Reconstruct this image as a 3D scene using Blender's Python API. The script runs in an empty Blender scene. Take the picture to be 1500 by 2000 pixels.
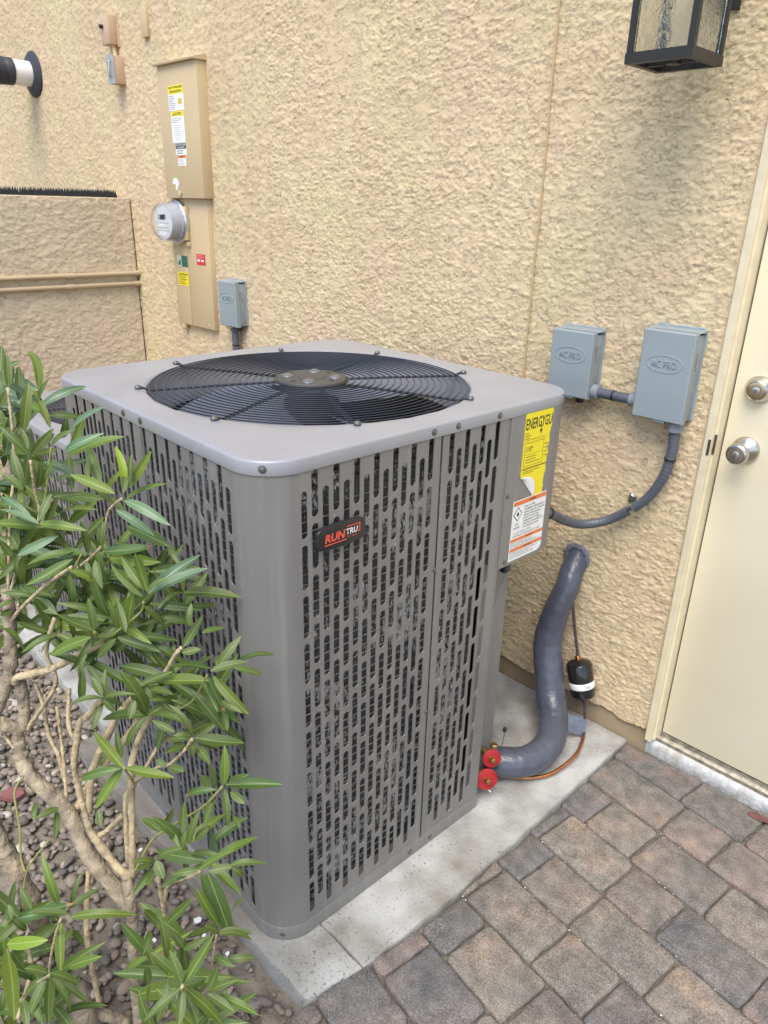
import bpy, bmesh, math, random
import numpy as np
from mathutils import Vector, Matrix
R = math.radians
S = bpy.context.scene
COL = S.collection
LEAVES = """g -0.736 -1.367 1.173 -0.772 -1.348 1.23
g -0.744 -1.365 1.172 -0.791 -1.355 1.2
g -0.741 -1.366 1.172 -0.773 -1.34 1.205
g -0.657 -1.38 1.109 -0.67 -1.352 1.193
g -0.639 -1.338 1.112 -0.691 -1.34 1.178
g -0.677 -1.338 1.155 -0.648 -1.325 1.2
g -0.651 -1.379 1.068 -0.683 -1.409 1.119
y -0.628 -1.387 1.084 -0.652 -1.386 1.12
g -0.627 -1.383 1.073 -0.592 -1.35 1.124
d -0.686 -1.361 1.054 -0.693 -1.312 1.086
y -0.591 -1.36 1.092 -0.55 -1.334 1.13
p -0.589 -1.334 1.105 -0.531 -1.28 1.168
g -0.596 -1.335 1.103 -0.574 -1.332 1.142
d -0.61 -1.329 1.075 -0.605 -1.281 1.093
p -0.559 -1.349 1.089 -0.503 -1.304 1.127
p -0.526 -1.326 1.043 -0.559 -1.308 1.074
d -0.531 -1.304 1.027 -0.595 -1.294 1.082
y -0.418 -1.317 1.043 -0.457 -1.299 1.116
y -0.406 -1.322 1.048 -0.439 -1.295 1.082
p -0.432 -1.297 1.047 -0.472 -1.269 1.089
g -0.45 -1.291 1.038 -0.427 -1.253 1.103
d -0.477 -1.287 1.007 -0.413 -1.239 1.045
p -0.416 -1.317 1.031 -0.325 -1.287 1.009
p -0.433 -1.326 1.011 -0.378 -1.289 0.971
g -0.442 -1.321 1.037 -0.514 -1.363 1.063
d -0.499 -1.302 0.996 -0.52 -1.326 1.029
y -0.628 -1.407 1.012 -0.66 -1.404 1.08
y -0.608 -1.413 1.019 -0.639 -1.433 1.048
y -0.594 -1.392 1.022 -0.571 -1.387 1.073
y -0.595 -1.384 1.018 -0.564 -1.371 1.075
p -0.61 -1.406 0.958 -0.686 -1.43 0.992
y -0.548 -1.414 0.98 -0.563 -1.382 1.018
d -0.623 -1.358 0.987 -0.591 -1.319 0.993
d -0.618 -1.355 1.02 -0.566 -1.341 1.04
d -0.678 -1.36 1.058 -0.676 -1.317 1.058
p -0.715 -1.394 1.145 -0.73 -1.372 1.171
g -0.742 -1.387 1.107 -0.781 -1.375 1.124
g -0.588 -1.402 0.957 -0.515 -1.35 0.954
p -0.593 -1.409 0.95 -0.618 -1.438 0.902
p -0.598 -1.445 0.904 -0.569 -1.38 0.933
p -0.623 -1.436 0.894 -0.629 -1.442 0.839
p -0.442 -1.344 1.0 -0.479 -1.363 0.961
y -0.416 -1.366 0.96 -0.416 -1.359 1.004
b -0.477 -1.341 0.921 -0.435 -1.263 0.92
b -0.507 -1.37 0.906 -0.511 -1.371 0.846
b -0.484 -1.353 0.906 -0.448 -1.363 0.866
d -0.552 -1.364 0.902 -0.583 -1.437 0.891
d -0.541 -1.372 0.892 -0.561 -1.45 0.859
d -0.565 -1.406 0.78 -0.668 -1.44 0.818
d -0.523 -1.4 0.798 -0.514 -1.389 0.884
g -0.372 -1.325 0.867 -0.428 -1.351 0.917
g -0.347 -1.328 0.889 -0.363 -1.334 0.957
g -0.358 -1.326 0.886 -0.42 -1.334 0.93
y -0.324 -1.34 0.901 -0.301 -1.313 0.928
d -0.376 -1.323 0.846 -0.358 -1.295 0.8
p -0.406 -1.403 0.816 -0.426 -1.397 0.869
g -0.443 -1.389 0.793 -0.473 -1.437 0.832
g -0.442 -1.397 0.783 -0.51 -1.45 0.737
g -0.43 -1.394 0.787 -0.417 -1.358 0.785
d -0.413 -1.362 0.782 -0.346 -1.317 0.764
g -0.359 -1.369 0.821 -0.402 -1.358 0.862
g -0.38 -1.374 0.818 -0.4 -1.373 0.866
g -0.402 -1.369 0.787 -0.434 -1.396 0.742
g -0.452 -1.396 0.773 -0.455 -1.438 0.72
g -0.435 -1.412 0.759 -0.435 -1.429 0.699
d -0.666 -1.478 0.737 -0.606 -1.46 0.708
d -0.651 -1.458 0.774 -0.637 -1.483 0.775
n -0.433 -1.366 0.815 -0.455 -1.361 0.784
n -0.486 -1.337 0.886 -0.479 -1.333 0.866
b -0.483 -1.411 0.767 -0.496 -1.415 0.816
g -0.618 -1.449 0.896 -0.624 -1.462 0.93
d -0.656 -1.382 0.926 -0.725 -1.431 0.906
p -0.581 -1.406 0.96 -0.654 -1.443 0.977
g -0.605 -1.396 0.951 -0.593 -1.361 0.964
p -0.344 -1.328 0.886 -0.314 -1.243 0.943
p -0.322 -1.325 0.9 -0.281 -1.249 0.932
d -0.373 -1.313 0.849 -0.304 -1.253 0.842
d -0.355 -1.298 0.822 -0.328 -1.263 0.809
d -0.401 -1.349 0.786 -0.355 -1.275 0.765
d -0.302 -1.296 0.785 -0.295 -1.255 0.836
d -0.28 -1.292 0.835 -0.29 -1.28 0.871
d -0.289 -1.306 0.785 -0.274 -1.278 0.786
p -0.221 -1.302 0.854 -0.212 -1.266 0.853
d -0.241 -1.281 0.764 -0.307 -1.323 0.759
y -0.171 -1.322 0.815 -0.139 -1.273 0.827
d -0.201 -1.254 0.787 -0.172 -1.194 0.791
y -0.132 -1.302 0.831 -0.11 -1.263 0.81
g -0.197 -1.291 0.797 -0.193 -1.248 0.838
g -0.206 -1.291 0.795 -0.221 -1.264 0.797
g -0.308 -1.426 0.595 -0.361 -1.446 0.651
b -0.313 -1.424 0.591 -0.382 -1.485 0.555
g -0.322 -1.421 0.583 -0.332 -1.475 0.518
g -0.309 -1.422 0.592 -0.253 -1.362 0.569
b -0.333 -1.418 0.574 -0.352 -1.467 0.584
d -0.364 -1.404 0.567 -0.388 -1.398 0.611
g -0.387 -1.414 0.692 -0.418 -1.459 0.687
g -0.382 -1.412 0.696 -0.408 -1.393 0.732
g -0.384 -1.413 0.693 -0.364 -1.387 0.674
d -0.407 -1.407 0.672 -0.383 -1.44 0.64
g -0.377 -1.416 0.696 -0.361 -1.404 0.671
g -0.373 -1.419 0.705 -0.404 -1.42 0.732
g -0.384 -1.413 0.693 -0.324 -1.386 0.722
g -0.419 -1.438 0.681 -0.416 -1.429 0.745
n -0.394 -1.514 0.503 -0.395 -1.553 0.507
n -0.405 -1.516 0.49 -0.372 -1.536 0.461
n -0.448 -1.534 0.491 -0.414 -1.553 0.485
n -0.332 -1.47 0.514 -0.312 -1.477 0.494
d -0.399 -1.434 0.546 -0.397 -1.417 0.564
g -0.19 -1.317 0.784 -0.274 -1.374 0.766
y -0.276 -1.392 0.767 -0.238 -1.352 0.794
g -0.184 -1.31 0.793 -0.12 -1.29 0.742
b -0.205 -1.31 0.78 -0.181 -1.295 0.715
d -0.239 -1.299 0.745 -0.183 -1.307 0.721
g -0.168 -1.308 0.752 -0.12 -1.303 0.754
d -0.337 -1.347 0.704 -0.297 -1.326 0.705
d -0.337 -1.347 0.699 -0.329 -1.322 0.658
g -0.208 -1.343 0.678 -0.243 -1.359 0.731
d -0.278 -1.339 0.639 -0.319 -1.36 0.654
d -0.227 -1.33 0.654 -0.146 -1.283 0.664
d -0.232 -1.325 0.651 -0.214 -1.29 0.675
d -0.25 -1.324 0.635 -0.305 -1.349 0.613
d -0.243 -1.329 0.649 -0.254 -1.354 0.657
d -0.256 -1.333 0.624 -0.249 -1.374 0.634
b -0.198 -1.348 0.678 -0.192 -1.356 0.65
b -0.204 -1.339 0.657 -0.161 -1.342 0.647
d -0.229 -1.325 0.645 -0.216 -1.293 0.617
g -0.11 -1.35 0.642 -0.122 -1.335 0.705
d -0.137 -1.33 0.612 -0.062 -1.271 0.627
g -0.124 -1.342 0.623 -0.092 -1.357 0.57
b -0.149 -1.342 0.601 -0.203 -1.374 0.573
d -0.145 -1.32 0.605 -0.113 -1.301 0.631
p -0.102 -1.343 0.63 -0.079 -1.333 0.615
d -0.158 -1.339 0.595 -0.167 -1.341 0.643
b -0.15 -1.347 0.594 -0.143 -1.373 0.548
d -0.167 -1.345 0.598 -0.178 -1.35 0.618
d -0.163 -1.403 0.54 -0.179 -1.385 0.583
g -0.116 -1.418 0.562 -0.108 -1.399 0.622
d -0.124 -1.375 0.527 -0.105 -1.312 0.554
b -0.111 -1.408 0.569 -0.099 -1.385 0.59
d -0.205 -1.419 0.522 -0.255 -1.428 0.523
d -0.221 -1.411 0.507 -0.203 -1.393 0.557
d -0.198 -1.411 0.53 -0.156 -1.413 0.52
d -0.208 -1.283 0.694 -0.182 -1.293 0.675
d -0.261 -1.308 0.721 -0.199 -1.287 0.662
y -0.211 -1.393 0.643 -0.23 -1.402 0.648
y -0.209 -1.39 0.638 -0.171 -1.385 0.653
n -0.096 -1.345 0.584 -0.073 -1.348 0.581
g -0.321 -1.385 0.708 -0.307 -1.404 0.687
g -0.125 -1.411 0.58 -0.123 -1.427 0.551
g -0.28 -1.575 0.417 -0.314 -1.576 0.502
g -0.257 -1.569 0.403 -0.185 -1.49 0.408
g -0.247 -1.586 0.418 -0.208 -1.611 0.358
d -0.298 -1.557 0.375 -0.291 -1.505 0.388
d -0.31 -1.547 0.367 -0.315 -1.522 0.417
b -0.345 -1.627 0.37 -0.295 -1.547 0.382
b -0.268 -1.567 0.398 -0.319 -1.613 0.398
y -0.335 -1.636 0.387 -0.351 -1.633 0.403
y -0.327 -1.637 0.395 -0.322 -1.619 0.354
y -0.323 -1.638 0.398 -0.325 -1.656 0.397
y -0.321 -1.653 0.355 -0.259 -1.609 0.383
g -0.324 -1.654 0.345 -0.295 -1.672 0.217
g -0.304 -1.652 0.354 -0.299 -1.642 0.311
y -0.214 -1.628 0.369 -0.236 -1.652 0.383
y -0.197 -1.628 0.387 -0.17 -1.595 0.357
g -0.242 -1.622 0.329 -0.224 -1.669 0.287
g -0.223 -1.623 0.347 -0.204 -1.645 0.276
g -0.223 -1.623 0.347 -0.173 -1.614 0.311
d -0.241 -1.614 0.313 -0.194 -1.583 0.277
g -0.21 -1.597 0.357 -0.157 -1.564 0.403
d -0.264 -1.581 0.351 -0.276 -1.564 0.353
d -0.28 -1.563 0.345 -0.266 -1.553 0.316
d -0.255 -1.623 0.311 -0.282 -1.655 0.272
d -0.384 -1.594 0.329 -0.434 -1.592 0.338
g -0.254 -1.661 0.297 -0.211 -1.672 0.289
g -0.238 -1.648 0.301 -0.201 -1.653 0.285
d -0.308 -1.575 0.347 -0.356 -1.612 0.295
d -0.312 -1.578 0.34 -0.307 -1.616 0.335
d -0.299 -1.576 0.362 -0.341 -1.587 0.35
g -0.28 -1.68 0.312 -0.276 -1.692 0.272
y -0.131 -1.467 0.551 -0.137 -1.499 0.571
y -0.137 -1.464 0.544 -0.094 -1.443 0.592
y -0.122 -1.47 0.562 -0.098 -1.472 0.545
d -0.178 -1.452 0.488 -0.165 -1.496 0.473
g -0.149 -1.464 0.509 -0.161 -1.473 0.48
g -0.173 -1.458 0.505 -0.166 -1.484 0.516
g -0.072 -1.424 0.55 -0.035 -1.386 0.591
g -0.078 -1.423 0.543 -0.104 -1.456 0.537
g -0.098 -1.426 0.524 -0.118 -1.471 0.51
d -0.081 -1.408 0.523 -0.031 -1.403 0.417
d -0.093 -1.411 0.515 -0.068 -1.41 0.459
g -0.062 -1.438 0.529 -0.038 -1.421 0.455
y -0.038 -1.427 0.576 -0.018 -1.397 0.579
g -0.024 -1.401 0.579 0.013 -1.36 0.583
g -0.017 -1.4 0.579 -0.009 -1.386 0.555
d -0.138 -1.404 0.512 -0.088 -1.381 0.536
y 0.041 -1.443 0.569 0.053 -1.429 0.603
y 0.023 -1.455 0.53 0.023 -1.474 0.559
g 0.006 -1.444 0.504 0.037 -1.407 0.497
g 0.024 -1.455 0.526 0.056 -1.418 0.513
d -0.101 -1.473 0.45 -0.065 -1.444 0.51
d -0.129 -1.476 0.424 -0.139 -1.493 0.462
b -0.067 -1.495 0.42 -0.092 -1.487 0.484
g 0.008 -1.51 0.454 0.008 -1.453 0.509
g 0.013 -1.514 0.465 -0.021 -1.51 0.499
g 0.015 -1.515 0.463 0.007 -1.573 0.443
g -0.005 -1.503 0.429 0.048 -1.472 0.369
g 0.013 -1.513 0.456 0.042 -1.54 0.432
b -0.02 -1.496 0.409 -0.007 -1.469 0.412
y 0.059 -1.496 0.482 0.095 -1.477 0.522
g 0.043 -1.489 0.46 0.051 -1.474 0.504
g 0.056 -1.497 0.473 0.096 -1.482 0.465
g 0.056 -1.488 0.462 0.115 -1.455 0.452
d -0.003 -1.451 0.449 0.038 -1.443 0.46
d 0.008 -1.436 0.439 0.034 -1.402 0.437
d -0.072 -1.466 0.415 -0.086 -1.474 0.443
d -0.071 -1.467 0.411 -0.049 -1.435 0.432
g -0.025 -1.507 0.445 -0.059 -1.522 0.469
y -0.036 -1.541 0.441 -0.041 -1.54 0.475
g -0.024 -1.55 0.419 -0.007 -1.549 0.478
d -0.015 -1.497 0.409 0.034 -1.506 0.395
g -0.021 -1.522 0.412 -0.019 -1.546 0.378
g -0.106 -1.5 0.452 -0.078 -1.526 0.452
d -0.094 -1.507 0.391 -0.135 -1.5 0.412
p -0.706 -1.376 0.99 -0.798 -1.406 0.978
d -0.706 -1.376 0.99 -0.695 -1.362 1.064
g -0.706 -1.376 0.99 -0.599 -1.37 0.965
g -0.818 -1.401 0.802 -0.89 -1.434 0.727
d -0.818 -1.401 0.802 -0.86 -1.41 0.871
g -0.818 -1.401 0.802 -0.735 -1.357 0.83
p -0.795 -1.371 0.85 -0.807 -1.425 0.914
g -0.795 -1.371 0.85 -0.807 -1.319 0.905
g -0.795 -1.371 0.85 -0.795 -1.319 0.789
d -0.795 -1.371 0.85 -0.847 -1.419 0.8
g -0.941 -1.389 0.864 -0.922 -1.317 0.86
g -0.941 -1.389 0.864 -0.907 -1.417 0.838
p -0.941 -1.389 0.864 -0.967 -1.482 0.889
d -0.941 -1.389 0.864 -1.025 -1.358 0.941
d -0.731 -1.426 0.959 -0.764 -1.465 0.935
g -0.731 -1.426 0.959 -0.726 -1.414 1.06
p -0.731 -1.426 0.959 -0.667 -1.38 0.952
d -0.876 -1.312 1.074 -0.866 -1.33 1.033
g -0.876 -1.312 1.074 -0.893 -1.374 1.112
d -0.876 -1.312 1.074 -0.937 -1.269 1.157
d -0.889 -1.368 0.904 -0.832 -1.422 0.85
d -0.889 -1.368 0.904 -0.912 -1.443 0.971
p -0.889 -1.368 0.904 -0.841 -1.279 0.951
p -0.862 -1.409 0.823 -0.904 -1.361 0.878
d -0.862 -1.409 0.823 -0.786 -1.381 0.804
g -0.862 -1.409 0.823 -0.895 -1.489 0.808
g -0.647 -1.425 0.879 -0.637 -1.352 0.875
d -0.647 -1.425 0.879 -0.647 -1.471 0.845
d -0.647 -1.425 0.879 -0.698 -1.426 0.928
p -0.836 -1.296 1.098 -0.908 -1.373 1.107
g -0.811 -1.367 0.952 -0.722 -1.303 0.938
d -0.811 -1.367 0.952 -0.894 -1.394 0.918
d -0.671 -1.436 0.805 -0.716 -1.488 0.787
g -0.671 -1.436 0.805 -0.754 -1.418 0.875
d -0.671 -1.436 0.805 -0.575 -1.401 0.813
p -0.909 -1.298 1.111 -0.992 -1.369 1.137
p -0.83 -1.309 0.965 -0.778 -1.222 0.992
p -0.83 -1.309 0.965 -0.876 -1.354 0.906
g -0.83 -1.309 0.965 -0.926 -1.279 1.046
g -0.781 -1.391 0.788 -0.759 -1.451 0.778
p -0.781 -1.391 0.788 -0.864 -1.367 0.855
d -0.781 -1.391 0.788 -0.673 -1.313 0.809
d -0.899 -1.414 0.776 -0.991 -1.413 0.858
d -0.899 -1.414 0.776 -0.822 -1.372 0.836
g -0.899 -1.414 0.776 -0.852 -1.419 0.722
d -0.899 -1.414 0.776 -0.985 -1.471 0.746
d -0.788 -1.326 0.861 -0.906 -1.385 0.809
d -0.788 -1.326 0.861 -0.784 -1.313 0.939
g -0.788 -1.326 0.861 -0.792 -1.268 0.827
p -0.747 -1.387 0.816 -0.727 -1.397 0.751
d -0.747 -1.387 0.816 -0.82 -1.437 0.844
d -0.747 -1.387 0.816 -0.737 -1.328 0.866
d -0.876 -1.346 1.128 -0.867 -1.3 1.103
g -0.876 -1.346 1.128 -0.92 -1.392 1.13
d -0.876 -1.346 1.128 -0.917 -1.307 1.22
d -0.602 -1.39 0.941 -0.583 -1.365 1.002
d -0.602 -1.39 0.941 -0.596 -1.359 0.903
g -0.602 -1.39 0.941 -0.702 -1.452 0.936
g -0.736 -1.426 0.81 -0.72 -1.409 0.737
g -0.736 -1.426 0.81 -0.795 -1.509 0.78
g -0.736 -1.426 0.81 -0.779 -1.448 0.886
g -0.736 -1.426 0.81 -0.72 -1.318 0.829
d -0.644 -1.447 0.792 -0.707 -1.434 0.846
g -0.644 -1.447 0.792 -0.592 -1.395 0.793
g -0.644 -1.447 0.792 -0.657 -1.499 0.776
p -0.787 -1.335 1.135 -0.89 -1.365 1.111
d -0.787 -1.335 1.135 -0.851 -1.304 1.189
g -0.878 -1.263 1.127 -0.975 -1.233 1.201
g -0.878 -1.263 1.127 -0.883 -1.303 1.076
p -0.878 -1.263 1.127 -1.001 -1.306 1.155
g -0.93 -1.29 1.099 -1.008 -1.361 1.073
p -0.93 -1.29 1.099 -1.031 -1.331 1.13
p -0.93 -1.29 1.099 -0.944 -1.284 1.046
g -0.773 -1.302 1.12 -0.769 -1.359 1.084
p -0.773 -1.302 1.12 -0.797 -1.366 1.184
p -0.773 -1.302 1.12 -0.751 -1.215 1.155
d -0.752 -1.405 1.072 -0.673 -1.37 1.111
g -0.752 -1.405 1.072 -0.71 -1.419 1.039
d -0.752 -1.405 1.072 -0.79 -1.441 1.103
p -0.917 -1.347 0.898 -0.91 -1.402 0.944
g -0.917 -1.347 0.898 -0.91 -1.271 0.953
d -0.917 -1.347 0.898 -0.854 -1.352 0.867
p -0.846 -1.281 1.112 -0.939 -1.347 1.138
g -0.864 -1.361 0.793 -0.879 -1.285 0.814
p -0.864 -1.361 0.793 -0.792 -1.35 0.78
d -0.864 -1.361 0.793 -0.904 -1.388 0.716
p -0.864 -1.361 0.793 -0.905 -1.404 0.835
g -0.864 -1.361 0.793 -0.925 -1.363 0.872
d -0.866 -1.37 1.108 -0.881 -1.423 1.046
d -0.866 -1.37 1.108 -0.947 -1.357 1.163
g -0.954 -1.334 0.996 -0.85 -1.273 0.971
p -0.954 -1.334 0.996 -0.976 -1.327 0.944
p -0.954 -1.334 0.996 -0.971 -1.423 1.02
d -0.954 -1.334 0.996 -1.044 -1.36 1.067
g -0.651 -1.422 0.897 -0.682 -1.411 0.96
p -0.651 -1.422 0.897 -0.56 -1.379 0.887
g -0.651 -1.422 0.897 -0.66 -1.475 0.885
d -0.746 -1.324 1.017 -0.769 -1.356 1.073
p -0.746 -1.324 1.017 -0.673 -1.28 0.988
p -0.746 -1.324 1.017 -0.725 -1.328 0.978
p -0.746 -1.324 1.017 -0.746 -1.396 1.044
d -0.834 -1.385 0.924 -0.94 -1.427 0.942
d -0.834 -1.385 0.924 -0.793 -1.351 0.989
g -0.834 -1.385 0.924 -0.808 -1.396 0.867
p -0.675 -1.325 1.126 -0.661 -1.267 1.116
g -0.675 -1.325 1.126 -0.77 -1.347 1.137
p -0.737 -1.393 1.048 -0.801 -1.407 0.993
g -0.737 -1.393 1.048 -0.762 -1.457 1.067
d -0.737 -1.393 1.048 -0.768 -1.355 1.119
g -0.737 -1.393 1.048 -0.732 -1.359 1.013
p -0.807 -1.32 1.108 -0.932 -1.329 1.156
g -0.807 -1.32 1.108 -0.762 -1.35 1.077
p -0.807 -1.32 1.108 -0.899 -1.346 1.08
g -0.757 -1.407 0.925 -0.75 -1.368 0.988
g -0.757 -1.407 0.925 -0.731 -1.346 0.924
g -0.757 -1.407 0.925 -0.727 -1.441 0.896
d -0.757 -1.407 0.925 -0.812 -1.447 0.959
d -0.773 -1.336 0.935 -0.79 -1.376 0.879
p -0.773 -1.336 0.935 -0.849 -1.374 0.968
d -0.773 -1.336 0.935 -0.653 -1.293 0.943
p -0.706 -1.387 0.886 -0.697 -1.475 0.865
d -0.706 -1.387 0.886 -0.755 -1.34 0.938
d -0.706 -1.387 0.886 -0.649 -1.317 0.854
p -0.508 -1.318 0.89 -0.55 -1.332 0.846
p -0.508 -1.318 0.89 -0.542 -1.317 0.939
g -0.508 -1.318 0.89 -0.406 -1.27 0.903
g -0.587 -1.282 0.973 -0.552 -1.25 1.038
d -0.587 -1.282 0.973 -0.498 -1.277 0.966
d -0.587 -1.282 0.973 -0.67 -1.323 0.967
p -0.694 -1.317 0.808 -0.688 -1.289 0.868
p -0.694 -1.317 0.808 -0.578 -1.278 0.801
d -0.694 -1.317 0.808 -0.779 -1.397 0.823
g -0.757 -1.268 1.015 -0.799 -1.201 1.09
g -0.757 -1.268 1.015 -0.684 -1.182 1.058
d -0.757 -1.268 1.015 -0.697 -1.294 0.962
p -0.729 -1.378 0.978 -0.669 -1.344 0.966
g -0.729 -1.378 0.978 -0.672 -1.4 0.916
g -0.729 -1.378 0.978 -0.83 -1.448 0.973
p -0.729 -1.378 0.978 -0.815 -1.363 1.057
g -0.57 -1.331 0.701 -0.668 -1.382 0.71
d -0.57 -1.331 0.701 -0.639 -1.302 0.759
g -0.57 -1.331 0.701 -0.5 -1.255 0.731
p -0.57 -1.331 0.701 -0.54 -1.315 0.663
p -0.57 -1.331 0.701 -0.643 -1.394 0.652
d -0.514 -1.323 0.754 -0.547 -1.365 0.67
p -0.514 -1.323 0.754 -0.592 -1.316 0.805
p -0.514 -1.323 0.754 -0.506 -1.247 0.726
p -0.687 -1.386 0.89 -0.693 -1.473 0.884
g -0.687 -1.386 0.89 -0.726 -1.361 0.969
d -0.687 -1.386 0.89 -0.596 -1.352 0.896
g -0.607 -1.303 0.731 -0.673 -1.348 0.65
p -0.607 -1.303 0.731 -0.673 -1.344 0.782
g -0.607 -1.303 0.731 -0.568 -1.229 0.754
g -0.562 -1.284 0.862 -0.542 -1.24 0.928
d -0.562 -1.284 0.862 -0.473 -1.296 0.818
d -0.562 -1.284 0.862 -0.58 -1.338 0.92
d -0.729 -1.418 0.683 -0.809 -1.467 0.612
d -0.729 -1.418 0.683 -0.814 -1.494 0.695
p -0.729 -1.418 0.683 -0.756 -1.406 0.744
p -0.729 -1.418 0.683 -0.72 -1.352 0.709
g -0.729 -1.418 0.683 -0.665 -1.388 0.681
g -0.656 -1.367 0.921 -0.674 -1.427 0.994
g -0.656 -1.367 0.921 -0.551 -1.312 0.98
g -0.656 -1.367 0.921 -0.634 -1.382 0.88
p -0.764 -1.39 0.851 -0.716 -1.393 0.801
p -0.764 -1.39 0.851 -0.786 -1.478 0.839
p -0.764 -1.39 0.851 -0.763 -1.4 0.961
g -0.764 -1.39 0.851 -0.75 -1.313 0.87
g -0.578 -1.409 0.75 -0.501 -1.352 0.762
p -0.578 -1.409 0.75 -0.628 -1.425 0.673
p -0.578 -1.409 0.75 -0.584 -1.436 0.821
g -0.776 -1.365 0.875 -0.738 -1.343 0.823
d -0.776 -1.365 0.875 -0.837 -1.43 0.926
g -0.776 -1.365 0.875 -0.803 -1.3 0.924
g -0.675 -1.417 0.872 -0.684 -1.427 0.781
g -0.675 -1.417 0.872 -0.746 -1.436 0.896
g -0.675 -1.417 0.872 -0.592 -1.361 0.945
g -0.634 -1.337 0.736 -0.59 -1.298 0.8
g -0.634 -1.337 0.736 -0.637 -1.29 0.676
g -0.634 -1.337 0.736 -0.653 -1.408 0.73
g -0.634 -1.337 0.736 -0.743 -1.337 0.791
g -0.698 -1.352 0.809 -0.707 -1.349 0.754
g -0.698 -1.352 0.809 -0.769 -1.38 0.845
d -0.698 -1.352 0.809 -0.639 -1.266 0.827
g -0.72 -1.302 0.886 -0.682 -1.345 0.859
d -0.72 -1.302 0.886 -0.824 -1.314 0.913
g -0.72 -1.302 0.886 -0.679 -1.251 0.94
p -0.611 -1.41 0.793 -0.602 -1.403 0.718
d -0.611 -1.41 0.793 -0.651 -1.47 0.818
g -0.611 -1.41 0.793 -0.6 -1.371 0.85
d -0.566 -1.346 0.827 -0.656 -1.388 0.858
d -0.566 -1.346 0.827 -0.565 -1.255 0.872
g -0.566 -1.346 0.827 -0.539 -1.338 0.776
d -0.537 -1.343 0.85 -0.549 -1.291 0.892
d -0.537 -1.343 0.85 -0.418 -1.29 0.871
g -0.537 -1.343 0.85 -0.491 -1.357 0.83
d -0.537 -1.343 0.85 -0.596 -1.419 0.858
p -0.537 -1.343 0.85 -0.651 -1.357 0.869
d -0.631 -1.328 0.758 -0.654 -1.408 0.803
g -0.631 -1.328 0.758 -0.623 -1.291 0.85
g -0.631 -1.328 0.758 -0.605 -1.307 0.686
d -0.475 -1.329 0.717 -0.537 -1.353 0.772
d -0.475 -1.329 0.717 -0.44 -1.259 0.783
d -0.475 -1.329 0.717 -0.474 -1.283 0.638
g -0.475 -1.329 0.717 -0.48 -1.392 0.728
d -0.434 -1.285 0.756 -0.51 -1.337 0.76
g -0.434 -1.285 0.756 -0.381 -1.27 0.835
g -0.434 -1.285 0.756 -0.383 -1.31 0.728
d -0.451 -1.274 0.835 -0.448 -1.232 0.904
d -0.451 -1.274 0.835 -0.424 -1.212 0.812
g -0.451 -1.274 0.835 -0.389 -1.311 0.812
g -0.451 -1.274 0.835 -0.556 -1.298 0.825
d -0.457 -1.252 0.851 -0.477 -1.275 0.922
g -0.457 -1.252 0.851 -0.46 -1.192 0.895
d -0.457 -1.252 0.851 -0.372 -1.196 0.85
d -0.457 -1.252 0.851 -0.416 -1.311 0.805
d -0.457 -1.252 0.851 -0.504 -1.296 0.849
d -0.609 -1.415 0.726 -0.617 -1.335 0.759
d -0.609 -1.415 0.726 -0.57 -1.406 0.695
d -0.609 -1.415 0.726 -0.629 -1.459 0.758
d -0.4 -1.32 0.762 -0.42 -1.277 0.802
d -0.4 -1.32 0.762 -0.333 -1.27 0.719
g -0.4 -1.32 0.762 -0.5 -1.357 0.724
g -0.485 -1.34 0.852 -0.503 -1.269 0.85
d -0.485 -1.34 0.852 -0.491 -1.285 0.802
d -0.485 -1.34 0.852 -0.518 -1.366 0.809
g -0.485 -1.34 0.852 -0.505 -1.397 0.898
d -0.485 -1.34 0.852 -0.517 -1.342 0.929
d -0.477 -1.347 0.789 -0.428 -1.303 0.859
d -0.477 -1.347 0.789 -0.41 -1.278 0.769
d -0.477 -1.347 0.789 -0.514 -1.383 0.737
d -0.477 -1.347 0.789 -0.499 -1.421 0.841
d -0.477 -1.347 0.789 -0.488 -1.362 0.891
d -0.577 -1.352 0.89 -0.68 -1.408 0.923
d -0.577 -1.352 0.89 -0.605 -1.286 0.912
d -0.577 -1.352 0.89 -0.506 -1.349 0.84
d -0.476 -1.398 0.707 -0.516 -1.334 0.754
g -0.476 -1.398 0.707 -0.415 -1.385 0.665
d -0.476 -1.398 0.707 -0.527 -1.448 0.735
g -0.59 -1.352 0.785 -0.592 -1.288 0.778
d -0.59 -1.352 0.785 -0.589 -1.401 0.722
d -0.59 -1.352 0.785 -0.677 -1.372 0.827
d -0.353 -1.257 0.858 -0.345 -1.314 0.854
g -0.353 -1.257 0.858 -0.395 -1.253 0.937
d -0.353 -1.257 0.858 -0.261 -1.201 0.867
d -0.535 -1.344 0.896 -0.609 -1.389 0.881
d -0.535 -1.344 0.896 -0.552 -1.343 0.959
d -0.535 -1.344 0.896 -0.481 -1.279 0.887
d -0.535 -1.344 0.896 -0.554 -1.345 0.845
d -0.645 -1.41 0.702 -0.687 -1.474 0.644
d -0.645 -1.41 0.702 -0.684 -1.472 0.782
d -0.645 -1.41 0.702 -0.613 -1.369 0.815
g -0.645 -1.41 0.702 -0.617 -1.371 0.659
d -0.429 -1.335 0.763 -0.357 -1.316 0.73
d -0.429 -1.335 0.763 -0.416 -1.369 0.749
d -0.429 -1.335 0.763 -0.513 -1.382 0.775
g -0.429 -1.335 0.763 -0.405 -1.324 0.871
d -0.429 -1.335 0.763 -0.379 -1.245 0.794
d -0.366 -1.256 0.819 -0.386 -1.328 0.805
d -0.366 -1.256 0.819 -0.392 -1.291 0.898
g -0.366 -1.256 0.819 -0.373 -1.196 0.869
d -0.366 -1.256 0.819 -0.345 -1.197 0.814
d -0.366 -1.256 0.819 -0.306 -1.271 0.814
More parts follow.
